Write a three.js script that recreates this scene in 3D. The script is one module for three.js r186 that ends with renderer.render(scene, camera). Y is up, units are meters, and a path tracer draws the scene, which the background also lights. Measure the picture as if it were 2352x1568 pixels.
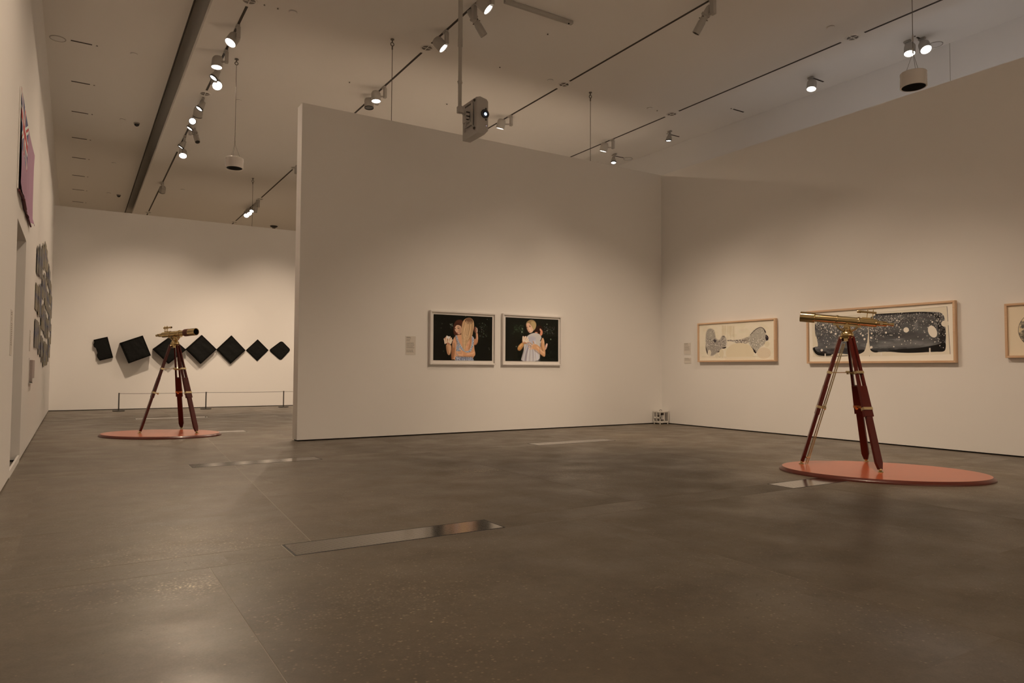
import * as THREE from 'three';
import { mergeGeometries, toCreasedNormals } from 'three/addons/utils/BufferGeometryUtils.js';
import { RoundedBoxGeometry } from 'three/addons/geometries/RoundedBoxGeometry.js';
import { ImprovedNoise } from 'three/addons/math/ImprovedNoise.js';

// ------------------------------------------------------------------ camera, exposure
const renderer = new THREE.WebGLRenderer({ antialias: true });
renderer.toneMapping = THREE.LinearToneMapping;
renderer.toneMappingExposure = 1.03;
renderer.shadowMap.enabled = true;
const scene = new THREE.Scene();
scene.background = new THREE.Color(0x000000);
const CAM = { f: 1613, yaw: 0.55699, pitch: 0.03936, roll: 0.00468 };
const camera = new THREE.PerspectiveCamera(2 * Math.atan(784 / CAM.f) * 180 / Math.PI, 1.5, 0.05, 80);
camera.position.set(0, 1.0, 0);
camera.rotation.order = 'YXZ';
camera.rotation.set(CAM.pitch, -CAM.yaw, CAM.roll);
scene.add(camera);

// light colours (linear): warm gallery lamps and the cooler lamps of the side aisle
const WARM = new THREE.Color().setRGB(1, 0.77, 0.565);
const GAIN = { A: 0.132, B: 0.095, C: 0.15, D: 0.205, E: 0.205, F: 0.28, G: 1.4, H: 0.305, K: 0.56, L: 0.28, N: 0.07 };   // one factor for each set of lamps
const COOL = new THREE.Color().setRGB(0.92, 0.86, 0.86);

// ------------------------------------------------------------------ helpers
let seed = 12345;
const ORD = ['first', 'second', 'third', 'fourth', 'fifth', 'sixth', 'seventh', 'eighth', 'ninth', 'tenth', 'eleventh', 'twelfth'];
const rnd = () => { seed = (seed * 1664525 + 1013904223) >>> 0; return seed / 4294967296; };
const rr = (a, b) => a + (b - a) * rnd();
const V = (x, y, z) => new THREE.Vector3(x, y, z);
const noise = new ImprovedNoise();
const fbm = (x, y, z, o = 4) => { let s = 0, a = 0.5, f = 1; for (let i = 0; i < o; i++) { s += a * noise.noise(x * f, y * f, z * f); a *= 0.5; f *= 2.03; } return s; };
const lerp = (a, b, t) => a + (b - a) * t;
const clamp = (v, a = 0, b = 1) => Math.min(b, Math.max(a, v));

const taken = new Map();
function numbered(n) { const k = taken.get(n) ?? 0; taken.set(n, k + 1); return k ? `${n}_${String(k).padStart(3, '0')}` : n; }
function merge(gs) {
  gs = Array.isArray(gs) ? gs : [gs];
  if (gs.length === 1) return gs[0];
  return mergeGeometries(gs.map(g => {
    const q = g.index ? g.toNonIndexed() : g;
    for (const a of Object.keys(q.attributes)) if (!['position', 'normal', 'uv'].includes(a)) q.deleteAttribute(a);
    return q;
  }));
}
function part(name, geos, mat, parent) {
  const m = new THREE.Mesh(merge(geos), mat); m.name = name; m.castShadow = m.receiveShadow = true; parent.add(m); return m;
}
function tag(o, label, category, group, kind) {
  o.userData.label = label; o.userData.category = category;
  if (group) o.userData.group = group; if (kind) o.userData.kind = kind; return o;
}
function thing(name, label, category, pos = [0, 0, 0], group) {
  const o = new THREE.Group(); o.name = numbered(name); o.position.set(...pos); scene.add(o); return tag(o, label, category, group);
}
function single(name, geos, mat, label, category, group) { return tag(part(numbered(name), geos, mat, scene), label, category, group); }
function struct(name, geos, mat, label, category) { return tag(part(name, geos, mat, scene), label, category, null, 'structure'); }

const box = (x0, x1, y0, y1, z0, z1) => new THREE.BoxGeometry(Math.abs(x1 - x0), Math.abs(y1 - y0), Math.abs(z1 - z0)).translate((x0 + x1) / 2, (y0 + y1) / 2, (z0 + z1) / 2);
const cbox = (w, h, d, x = 0, y = 0, z = 0) => new THREE.BoxGeometry(w, h, d).translate(x, y, z);
const rbox = (w, h, d, r, x = 0, y = 0, z = 0, s = 3) => new RoundedBoxGeometry(w, h, d, s, r).translate(x, y, z);
const cyl = (r0, r1, h, x = 0, y = 0, z = 0, s = 28, open = false) => new THREE.CylinderGeometry(r1, r0, h, s, 1, open).translate(x, y, z);
function rod(a, b, r0, r1 = r0, s = 14) {
  const d = b.clone().sub(a), L = d.length();
  const g = new THREE.CylinderGeometry(r1, r0, L, s).translate(0, L / 2, 0);
  return g.applyQuaternion(new THREE.Quaternion().setFromUnitVectors(V(0, 1, 0), d.normalize())).translate(a.x, a.y, a.z);
}
const lathe = (pts, s = 40) => new THREE.LatheGeometry(pts.map(([r, y]) => new THREE.Vector2(r, y)), s);
function orient(g, X, Y, Z, o) { return g.applyMatrix4(new THREE.Matrix4().makeBasis(X, Y, Z).setPosition(o)); }

// ------------------------------------------------------------------ textures
function canvas(w, h, draw, gain) {
  const c = document.createElement('canvas'); c.width = w; c.height = h; const cx = c.getContext('2d'); draw(cx, w, h);
  if (gain) { const d = cx.getImageData(0, 0, w, h), q = d.data; for (let i = 0; i < q.length; i += 4) for (let k = 0; k < 3; k++) q[i + k] = Math.min(255, q[i + k] * gain[k]); cx.putImageData(d, 0, 0); }
  const t = new THREE.CanvasTexture(c); t.colorSpace = THREE.SRGBColorSpace; t.anisotropy = 8; return t;
}
function dataTex(n, fn, srgb = true) {
  const d = new Uint8Array(n * n * 4);
  for (let j = 0; j < n; j++) for (let i = 0; i < n; i++) { const c = fn(i / n, j / n), k = (j * n + i) * 4; d[k] = c[0]; d[k + 1] = c[1]; d[k + 2] = c[2]; d[k + 3] = 255; }
  const t = new THREE.DataTexture(d, n, n); t.wrapS = t.wrapT = THREE.RepeatWrapping; t.magFilter = THREE.LinearFilter; t.minFilter = THREE.LinearMipmapLinearFilter; t.generateMipmaps = true;
  if (srgb) t.colorSpace = THREE.SRGBColorSpace; t.needsUpdate = true; return t;
}
// polished concrete: cloudy paste, streaks, clusters of exposed pale aggregate, a few dark specks
function concrete(n, metres, off, patches) {
  const val = new Float32Array(n * n);
  for (let j = 0; j < n; j++) for (let i = 0; i < n; i++) {
    const x = i / n * metres, y = j / n * metres;
    let v = 1 + 0.30 * fbm(x * 0.8 + off, y * 1.1, off, 4) + 0.16 * fbm(x * 1.3 + off, y * 6.0, off + 9, 3) + 0.10 * noise.noise(x * 22, y * 22, off) + 0.06 * (rnd() - 0.5);
    val[j * n + i] = v;
  }
  const dot = (cx, cy, r, a) => {
    const R = Math.ceil(r + 1);
    for (let dj = -R; dj <= R; dj++) for (let di = -R; di <= R; di++) {
      const w = clamp(r + 0.5 - Math.hypot(di, dj * 1.1)); if (w <= 0) continue;
      const k = ((cy + dj + n) % n) * n + ((cx + di + n) % n); val[k] = lerp(val[k], val[k] * a, w);
    }
  };
  for (let k = 0; k < n * 11; k++) {
    const i = Math.floor(rnd() * n), j = Math.floor(rnd() * n);
    const c = fbm(i / n * metres * 0.9 + off + 30, j / n * metres * 1.5, off, 2);
    if (c < 0.06 && rnd() < 0.85) continue;
    dot(i, j, rr(0.4, 1.5), rr(1.3, 2.2));
  }
  for (const [u, v, s, cnt] of patches) for (let k = 0; k < cnt; k++) {
    const a = rnd() * 6.283, q = Math.sqrt(-2 * Math.log(rnd() + 1e-6)) * 0.5;
    dot(Math.floor((u + Math.cos(a) * q * s) * n + n) % n, Math.floor((v + Math.sin(a) * q * s * 0.6) * n + n) % n, rr(0.5, 1.7), rr(1.2, 1.95));
  }
  for (let k = 0; k < 60; k++) dot(Math.floor(rnd() * n), Math.floor(rnd() * n), rr(0.6, 1.8), 0.55);
  const d = new Uint8Array(n * n * 4);
  for (let k = 0; k < n * n; k++) { const v = val[k]; d[k * 4] = clamp(102 * Math.pow(v, 0.6), 0, 255); d[k * 4 + 1] = clamp(92 * Math.pow(v, 0.6), 0, 255); d[k * 4 + 2] = clamp(77 * Math.pow(v, 0.6), 0, 255); d[k * 4 + 3] = 255; }
  const t = new THREE.DataTexture(d, n, n); t.wrapS = t.wrapT = THREE.RepeatWrapping; t.magFilter = THREE.LinearFilter; t.minFilter = THREE.LinearMipmapLinearFilter; t.generateMipmaps = true;
  t.colorSpace = THREE.SRGBColorSpace; t.needsUpdate = true; t.repeat.set(1 / metres, 1 / metres); return t;
}
const roughTex = dataTex(512, (u, v) => { const x = u * 6, y = v * 6; const q = 128 + 70 * fbm(x, y, 4.2, 4) + 30 * (rnd() - 0.5); return [q, q, q]; }, false);

// ------------------------------------------------------------------ materials
const std = (rgb, rough = 0.6, metal = 0, extra = {}) => new THREE.MeshPhysicalMaterial({ color: new THREE.Color().setRGB(...rgb), roughness: rough, metalness: metal, ...extra });
const wallBump = dataTex(256, () => { const q = 110 + 40 * rnd(); return [q, q, q]; }, false); wallBump.repeat.set(8, 8);
const M = {
  wall: std([0.85, 0.83, 0.80], 0.82),
  ceil: std([0.84, 0.82, 0.79], 0.9),
  shell: std([0.80, 0.79, 0.78], 0.9),
  gap: std([0.012, 0.011, 0.010], 0.9),
  jointFill: std([0.40, 0.36, 0.31], 0.7),
  steel: std([0.52, 0.50, 0.47], 0.13, 1),
  steelDark: std([0.05, 0.05, 0.05], 0.5, 0.6),
  track: std([0.035, 0.025, 0.018], 0.6),
  lampWhite: std([0.42, 0.40, 0.37], 0.5),
  lampRim: std([0.03, 0.028, 0.026], 0.5),
  lampOff: std([0.02, 0.02, 0.02], 0.15),
  glow: new THREE.MeshStandardMaterial({ color: 0x000000, emissive: new THREE.Color().setRGB(1, 0.93, 0.86), emissiveIntensity: 6 }),
  glowWarm: new THREE.MeshStandardMaterial({ color: 0x000000, emissive: new THREE.Color().setRGB(1, 0.85, 0.6), emissiveIntensity: 1.2 }),
  wire: std([0.18, 0.16, 0.14], 0.4, 0.7),
  speaker: std([0.62, 0.58, 0.54], 0.25, 0, { clearcoat: 0.4 }),
  black: std([0.006, 0.006, 0.005], 0.85, 0, { specularIntensity: 0.15 }),
  brass: std([0.64, 0.49, 0.25], 0.13, 1),
  brassDull: std([0.60, 0.48, 0.28], 0.30, 1),
  mahogany: std([0.075, 0.0075, 0.0045], 0.32, 0, { clearcoat: 0.18, clearcoatRoughness: 0.12, specularIntensity: 0.4 }),
  leather: std([0.11, 0.032, 0.018], 0.6),
  post: std([0.055, 0.05, 0.045], 0.45, 0.5),
  frameWhite: std([0.80, 0.77, 0.74], 0.5),
  mat: std([0.82, 0.79, 0.75], 0.9),
  paper: std([0.84, 0.82, 0.79], 0.9),
  glass: new THREE.MeshPhysicalMaterial({ color: 0xffffff, roughness: 0.0, metalness: 0, transmission: 1, thickness: 0, ior: 1.45, specularIntensity: 0.3 }),
  plastic: std([0.44, 0.42, 0.40], 0.45),
  device: std([0.78, 0.75, 0.69], 0.6),
  deviceDark: std([0.10, 0.085, 0.07], 0.6),
};
const floorA = std([1, 1, 1], 0.52, 0, { map: concrete(1536, 5, 1.7, [[0.42, 0.62, 0.07, 520], [0.62, 0.30, 0.12, 420], [0.15, 0.2, 0.08, 160], [0.16, 0.32, 0.13, 1500]]), roughnessMap: roughTex });
floorA.roughness = 0.80;
const floorB = std([1, 1, 1], 0.80, 0, { map: concrete(1536, 5, 7.3, [[0.3, 0.4, 0.1, 300], [0.886, 0.07, 0.055, 1100], [0.80, 0.13, 0.10, 500]]), roughnessMap: roughTex });
roughTex.repeat.set(0.4, 0.4);

// ------------------------------------------------------------------ structure
const XL = -0.47, XR = 9.40, ZP = -9.75, ZF = -19.08, WH = 4.70, H = 6.0, H2 = 6.35, XB0 = -0.53, XB1 = 12.0, ZB0 = -28.5, ZB1 = 6.0;
const GAP = 0.016;

// floor: concrete slabs between service channels, real open joints with a pale sealant below
const floor = new THREE.Group(); floor.name = 'floor'; scene.add(floor); tag(floor, 'polished grey-brown concrete gallery floor with saw-cut joints', 'floor', null, 'structure');
part('joint_sealant', box(-2.6, XB1 + 0.3, -0.20, -0.0007, ZB0 - 0.3, ZB1 + 0.3), M.jointFill, floor);
const bulge = 0.0024;
function slab(pts, mat, ou, ov) {
  const cx = pts.reduce((s, q) => s + q[0], 0) / pts.length, cz = pts.reduce((s, q) => s + q[1], 0) / pts.length;
  const sh = new THREE.Shape(pts.map(([x, z]) => new THREE.Vector2(x + Math.sign(cx - x) * bulge, -(z + Math.sign(cz - z) * bulge))));
  const g = new THREE.ExtrudeGeometry(sh, { depth: 0.05, bevelEnabled: false });
  const uv = g.attributes.uv; for (let i = 0; i < uv.count; i++) uv.setXY(i, uv.getX(i) + ou, uv.getY(i) + ov);
  g.rotateX(-Math.PI / 2).translate(0, -0.05, 0);
  part('slab', g, mat, floor);
}
const oblique = z => 1.213 - 0.0659 * (z + 4.47);
const chan = [3.74, -0.11, -3.96, -7.82, -11.75, -15.46, -19.3, -23.2];
const CW = 0.14;
const ventX = [[1.02, 2.345], [5.20, 6.53]];
function rowSlabs(z0, z1, xs, seedOff) {   // z0 > z1; xs functions or numbers
  const e = [-2.4, ...xs, XB1 + 0.2].map(v => typeof v === 'function' ? v : () => v);
  for (let i = 0; i + 1 < e.length; i++) slab([[e[i](z0), z0], [e[i + 1](z0), z0], [e[i + 1](z1), z1], [e[i](z1), z1]], (i + seedOff) % 2 ? floorB : floorA, seedOff * 1.31 + i * 0.77, seedOff * 0.6 + i * 1.9);
}
const rows = [[ZB1 + 0.2, chan[0] + CW, [0.6, 2.98, 5.45, 7.9]], [chan[0] - CW, chan[1] + CW, [0.6, 2.98, 5.45, 7.9]], [chan[1] - CW, chan[2] + CW, [0.6, 2.98, 5.46, 7.9]],
  [chan[2] - CW, chan[3] + CW, [oblique, 3.64, 6.05, 8.5]], [chan[3] - CW, chan[4] + CW, [oblique, 3.64, 6.05, 8.5]], [chan[4] - CW, chan[5] + CW, [1.72, 3.64, 6.05, 8.5]],
  [chan[5] - CW, chan[6] + CW, [1.72, 3.64, 6.05, 8.5]], [chan[6] - CW, chan[7] + CW, [1.72, 4.2, 8.5]], [chan[7] - CW, ZB0 - 0.2, [1.72, 4.2, 8.5]]];
rows.forEach((r, i) => rowSlabs(r[0], r[1], r[2], i + 1));
const ventSpots = [];
chan.forEach((zc, k) => {
  const cuts = [-2.4];
  ventX.forEach(([a, b], i) => { if (zc < -1 && zc > (i ? -9 : -17)) { cuts.push(a, b); ventSpots.push([a, b, zc]); } });
  cuts.push(XB1 + 0.2);
  for (let i = 0; i + 1 < cuts.length; i += 2) { slab([[cuts[i], zc + CW], [cuts[i + 1], zc + CW], [cuts[i + 1], zc - CW], [cuts[i], zc - CW]], floorB, k * 0.9 + i, k * 2.1); }
});

// left wall with its doorway, thicker than its painted lining
const wl = new THREE.Group(); wl.name = 'wall_left'; scene.add(wl); tag(wl, 'white gallery wall with the flag and a doorway in it', 'wall', null, 'structure');
const D0 = -7.76, D1 = -9.13, DH = 2.35;
part('wall_panel', [box(-1.05, XL, GAP, WH, ZB1, D0), box(-1.05, XL, GAP, WH, D1, ZF), box(-1.05, XL, DH, WH, D0, D1)], M.wall, wl);
part('plinth', [box(-1.0, XL - 0.02, 0, GAP, ZB1, D0), box(-1.0, XL - 0.02, 0, GAP, D1, ZF)], M.gap, wl);
part('threshold', box(XL - 0.02, XL - 0.001, 0, 0.062, D0, D1), M.wall, wl);
part('upper_wall', box(-1.05, XB0, WH, H2, ZB1, ZB0), M.wall, wl);
part('passage_lining', [box(-2.3, -2.2, 0, 3, -6.8, -10.2), box(-2.2, -1.05, 0, 3, -6.9, -6.8), box(-2.2, -1.05, 0, 3, -10.2, -10.1), box(-2.3, -1.05, 2.9, 3, -6.8, -10.2)], M.wall, wl);

// partition with the photographs
const wp = new THREE.Group(); wp.name = 'wall_middle'; scene.add(wp); tag(wp, 'free-standing white partition carrying the two dark photographs', 'wall', null, 'structure');
part('wall_panel', box(2.61, XR + 0.2, GAP, WH, ZP, ZP - 0.23), M.wall, wp);
part('plinth', box(2.63, XR + 0.18, 0, GAP, ZP - 0.02, ZP - 0.21), M.gap, wp);
// right wall
const wr = new THREE.Group(); wr.name = 'wall_right'; scene.add(wr); tag(wr, 'white gallery wall hung with the wood-framed ink drawings', 'wall', null, 'structure');
part('wall_panel', box(XR, XR + 0.2, GAP, WH, ZB1, ZP), M.wall, wr);
part('plinth', box(XR + 0.02, XR + 0.18, 0, GAP, ZB1, ZP - 0.02), M.gap, wr);
// far wall
const wf = new THREE.Group(); wf.name = 'wall_far'; scene.add(wf); tag(wf, 'far white wall behind the row of black boxes', 'wall', null, 'structure');
part('wall_panel', box(XL, XB1, GAP, WH, ZF, ZF - 0.25), M.wall, wf);
part('plinth', box(XL, XB1, 0, GAP, ZF - 0.02, ZF - 0.23), M.gap, wf);
// building shell
struct('wall_aisle', box(XB1, XB1 + 0.2, 0, H2, ZB1, ZB0), M.shell, 'pale building wall rising behind the wall of drawings', 'wall');
struct('wall_end', box(-1.05, XB1 + 0.2, 0, H2, ZB0 - 0.2, ZB0), M.wall, 'end wall of the building beyond the far wall', 'wall');
struct('wall_back', box(-1.05, XB1 + 0.2, 0, H2, ZB1, ZB1 + 0.2), M.wall, 'white wall closing the gallery behind the viewer', 'wall');
struct('ceiling', [box(-1.05, 1.372, H2, H2 + 0.2, ZB1 + 0.2, ZB0 - 0.2), box(2.2, XB1 + 0.2, H2, H2 + 0.2, ZB1 + 0.2, ZB0 - 0.2)], M.ceil, 'upper ceiling over the two side aisles', 'ceiling');
struct('ceiling_void', [box(1.2, 2.4, 6.58, 6.75, ZB1 + 0.2, ZB0 - 0.2), box(1.25, 1.37, H2 + 0.2, 6.58, ZB1 + 0.2, ZB0 - 0.2), box(2.2, 2.3, H2 + 0.2, 6.58, ZB1 + 0.2, ZB0 - 0.2), box(1.25, 2.3, H2, 6.75, ZB1, ZB1 + 0.2), box(1.25, 2.3, H2, 6.75, ZB0 - 0.2, ZB0)], std([0.80, 0.78, 0.74], 0.95), 'dark service void beside the suspended ceiling', 'ceiling');
const cp = new THREE.Group(); cp.name = 'ceiling_panel'; scene.add(cp); tag(cp, 'broad suspended ceiling carrying the spotlight tracks', 'ceiling', null, 'structure');
const PX0 = 1.48, PX1 = 10.15;
part('soffit', box(PX0, PX1, H, H + 0.09, ZB1, ZB0 + 0.6), M.ceil, cp);
// vertical joint on the aisle wall
struct('trim_1', box(XB1 - 0.003, XB1, 4.3, H2, -5.80, -5.792), M.lampWhite, 'thin vertical joint line on the aisle wall', 'trim');

// floor grilles lying in the service channels
const ventLabel = (a, z) => a < 3 ? (z > -5 ? 'steel floor grille in the open floor, farthest from the far wall' : z > -9 ? 'steel floor grille pointing at the end of the white partition' : z > -13 ? 'steel floor grille partly under the oval board of the far telescope' : 'steel floor grille between the far telescope and the rope barrier')
  : (z > -5 ? 'steel floor grille tucked under the near edge of the oval board by the drawings' : 'dull steel floor grille in front of the two framed photographs');
for (const [a, b, z] of ventSpots) {
  const t = thing('floor_grille', ventLabel(a, z), 'floor grille', [(a + b) / 2, 0, z]); const w = (b - a) / 2 - 0.004, d = CW - 0.004;
  part('pit', box(-w, w, -0.0006, -0.0003, -d, d), M.gap, t);
  part('frame', [box(-w, w, -0.0005, 0.001, d - 0.008, d), box(-w, w, -0.0005, 0.001, -d, -d + 0.008), box(-w, -w + 0.008, -0.0005, 0.001, -d, d), box(w - 0.008, w, -0.0005, 0.001, -d, d)], M.steelDark, t);
  const bars = []; const n = 14, p = (2 * d - 0.02) / n;
  for (let i = 0; i < n; i++) bars.push(box(-w + 0.010, w - 0.010, -0.0003, 0.0008, -d + 0.01 + i * p, -d + 0.01 + i * p + p * 0.84));
  part('grille', bars, M.steel, t);
}

// ------------------------------------------------------------------ ceiling tracks
const TX = [1.905, 4.545, 7.18, 9.80];
const trackName = ['the ceiling track beside the flag wall', 'the ceiling track above the projector', 'the ceiling track over the pair of photographs', 'the ceiling track beside the wall of drawings'];
const recZ = [-2.2, -6.1, -9.86, -13.71, -17.6, -21.45, -25.3];
TX.forEach((x, i) => {
  const t = thing('ceiling_track', 'long dark spotlight slot, ' + trackName[i], 'track', [x, H, -10]);
  let z0 = 5;
  for (const r of [...recZ, -28.4]) { const z1 = r + (r < -28 ? 0 : 0.19); part('track_segment', [cbox(0.034, 0.006, z0 - z1, 0, -0.002, (z0 + z1) / 2 + 10)], M.track, t); z0 = r - 0.19; }
});
{
  const t = thing('ceiling_track', 'dark slot in the upper ceiling along the edge of the suspended ceiling', 'track', [1.36, H2, -10]);
  part('track_segment', cbox(0.024, 0.01, 33.5, 0, -0.004, -1.2), M.track, t);
}
// recessed emergency downlights on the tracks
const recessed = (x, z, label) => {
  const t = thing('recessed_downlight', label, 'downlight', [x, H, z], 'round recessed downlights between the track sections');
  part('trim_ring', new THREE.TorusGeometry(0.095, 0.012, 8, 36).rotateX(Math.PI / 2).scale(1, 0.6, 1).translate(0, -0.003, 0), M.ceil, t);
  part('reflector', lathe([[0.0, -0.002], [0.03, -0.002], [0.078, -0.004]], 32), M.wire, t);
  part('crossbar', [cbox(0.17, 0.004, 0.014, 0, -0.006, 0), cbox(0.014, 0.004, 0.17, 0, -0.006, 0)], M.ceil, t);
};
for (const [i, zs] of [[0, [-9.87, -13.71, -25.3]], [1, [-9.85, -17.62, -21.45, -25.36]], [2, [-9.84]], [3, [-6.1, -9.86]]]) zs.forEach((z, k) => recessed(TX[i], z, `round recessed downlight in ${trackName[i].replace('ceiling ', '')}` + (zs.length > 1 ? ', ' + (k === 0 ? (i === 3 ? 'by the hanging speaker' : 'farthest from the far wall') : z > -19 ? (i === 3 ? 'by the room corner' : 'this side of the far wall') : z > -22 ? 'just beyond the far wall' : 'well beyond the far wall') : '')));
// smoke detectors and sprinkler heads
const detector = (x, z, y, label) => {
  const t = thing('smoke_detector', label, 'detector', [x, y, z], 'ceiling smoke detectors');
  part('base', cyl(0.062, 0.062, 0.006, 0, -0.003, 0), M.ceil, t); part('gap_ring', cyl(0.055, 0.055, 0.006, 0, -0.009, 0), M.lampRim, t); part('cap', cyl(0.05, 0.058, 0.008, 0, -0.016, 0), M.ceil, t);
};
for (const [x, z, l] of [[2.485, -9.85, 'beside the flag-side track, above the partition end'], [2.486, -13.7, 'beside the wire of the far hanging speaker'], [2.47, -21.5, 'over the far wall top beside the flag-side track'], [4.82, -9.82, 'beside the round downlight next to the projector pole'], [6.87, -9.82, 'beside the round downlight over the photographs'], [9.22, -9.86, 'beside the round downlight near the room corner'], [9.23, -6.08, 'beside the round downlight near the hanging speaker']]) detector(x, z, H, 'small white smoke detector ' + l);
[[0.735, -13.43], [0.758, -17.16], [0.754, -20.98], [0.771, -24.71]].forEach(([x, z], k) => detector(x, z, H2, `small smoke detector on the upper ceiling above the flag wall, ${ORD[k]} from the doorway`));
const sprinkler = (x, z, y, label) => {
  const t = thing('sprinkler_head', label, 'sprinkler', [x, y, z], 'ceiling sprinkler heads');
  part('plate', cyl(0.024, 0.026, 0.004, 0, -0.002, 0, 16), M.ceil, t); part('nozzle', [cyl(0.008, 0.010, 0.010, 0, -0.008, 0, 10), cyl(0.013, 0.013, 0.003, 0, -0.014, 0, 12)], M.wire, t);
};
for (const [x, z, l] of [[2.1, -9.86, 'close beside the flag-side track'], [3.96, -11.77, 'above the partition between stay wire and partition end'], [5.86, -9.83, 'midway between the projector and the photograph track'], [5.87, -8.46, 'beside the pale ceiling batten'], [5.85, -11.76, 'behind the projector, above the partition top'], [9.42, -9.87, 'close beside the track of the drawings wall'], [2.28, -9.86, 'next to the smoke detector by the partition end']]) sprinkler(x, z, H, 'tiny sprinkler head on the ceiling, ' + l);
for (const [x, z, l] of [[1.03, -17.25, 'small dark dome camera on the upper ceiling, this side of the far wall'], [1.04, -24.8, 'small dark dome camera on the upper ceiling, beyond the far wall']]) {
  const t = thing('dome_camera', l, 'camera', [x, H2, z]);
  part('base', cyl(0.06, 0.06, 0.03, 0, -0.015, 0), M.lampWhite, t); part('dome', new THREE.SphereGeometry(0.05, 24, 12, 0, Math.PI * 2, Math.PI / 2, Math.PI / 2).translate(0, -0.03, 0), M.lampOff, t);
}
// short slots in the aisle ceilings
[-13.43, -15.36, -17.18, -19.15, -20.98, -22.94, -24.77, -26.6].forEach((z, k) => {
  const t = thing('ceiling_slot', `short dark slot in the upper ceiling above the flag wall, ${ORD[k]} from the doorway`, 'slot', [-0.03, H2, z], 'short slots above the flag wall');
  part('slot', cbox(0.30, 0.008, 0.028, 0, -0.003, 0), M.track, t); part('end_cap', cyl(0.014, 0.014, 0.01, 0.22, -0.003, 0, 12), M.wire, t);
});
[-13.42, -11.5, -9.67, -7.84, -5.97].forEach((z, k) => {
  const t = thing('ceiling_slot', `short dark slot in the aisle ceiling, ${ORD[k]} from the room corner${k === 2 ? ', without a spotlight' : ''}`, 'slot', [11.5, H2, z], 'short slots above the wall of drawings');
  part('slot', cbox(0.31, 0.008, 0.028, 0, -0.003, 0), M.track, t); part('end_cap', cyl(0.014, 0.014, 0.01, -0.22, -0.003, 0, 12), M.wire, t);
});
// round ceiling speakers in the aisles
for (const [x, z, l] of [[-0.36, -13.47, 'flush round speaker grille in the ceiling above the flag wall'], [11.85, -5.95, 'flush round speaker grille in the aisle ceiling by the twin spotlights'], [11.80, -13.42, 'flush round speaker grille in the aisle ceiling by the corner spotlight']]) {
  const t = thing('ceiling_speaker', l, 'speaker', [x, H2, z]); part('rim', new THREE.TorusGeometry(0.11, 0.008, 8, 32).rotateX(Math.PI / 2).translate(0, -0.004, 0), M.lampWhite, t); part('mesh_cover', cyl(0.1, 0.11, 0.006, 0, -0.004, 0), M.shell, t);
}
// surface batten beside the projector
{
  const t = thing('ceiling_batten', 'slim pale batten on the ceiling next to the projector pole', 'batten', [5.39, H, -7.97]);
  part('body', rbox(1.14, 0.05, 0.06, 0.008, 0, -0.025, 0), M.lampWhite, t); part('end_cap', cyl(0.012, 0.012, 0.01, 0.5, -0.052, 0.01, 12), M.black, t); part('shadow_gap', cbox(1.1, 0.004, 0.012, 0, -0.002, -0.036), M.track, t);
}
// stay wires holding the free-standing walls
for (const [x, z, l] of [[3.98, -9.87, 'thin stay wire from ceiling to partition, the one by the partition end'], [7.79, -9.87, 'thin stay wire from ceiling to partition, the one by the room corner'], [3.88, -19.2, 'thin stay wire from ceiling down to the far wall top']]) {
  const t = thing('stay_wire', l, 'wire', [x, WH, z]); const h = H - WH;
  part('cable', rod(V(0, 0, 0), V(0, h - 0.12, 0), 0.005), M.wire, t);
  part('eye_bolt', [new THREE.TorusGeometry(0.026, 0.007, 8, 20).translate(0, h - 0.08, 0), rod(V(0, h - 0.055, 0), V(0, h, 0), 0.010), cyl(0.028, 0.028, 0.012, 0, h - 0.006, 0, 16), rod(V(0, h - 0.16, 0), V(0, h - 0.1, 0), 0.011)], M.wire, t);
}
// pendant post over the far wall
{
  const t = thing('ceiling_post', 'short ceiling post showing over the far wall top', 'post', [5.85, H, -25.3]);
  part('flange', lathe([[0, -0.002], [0.13, -0.004], [0.12, -0.03], [0.06, -0.06]], 24), M.post, t); part('pipe', cyl(0.05, 0.05, 1.5, 0, -0.8, 0), M.wire, t);
}

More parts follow.
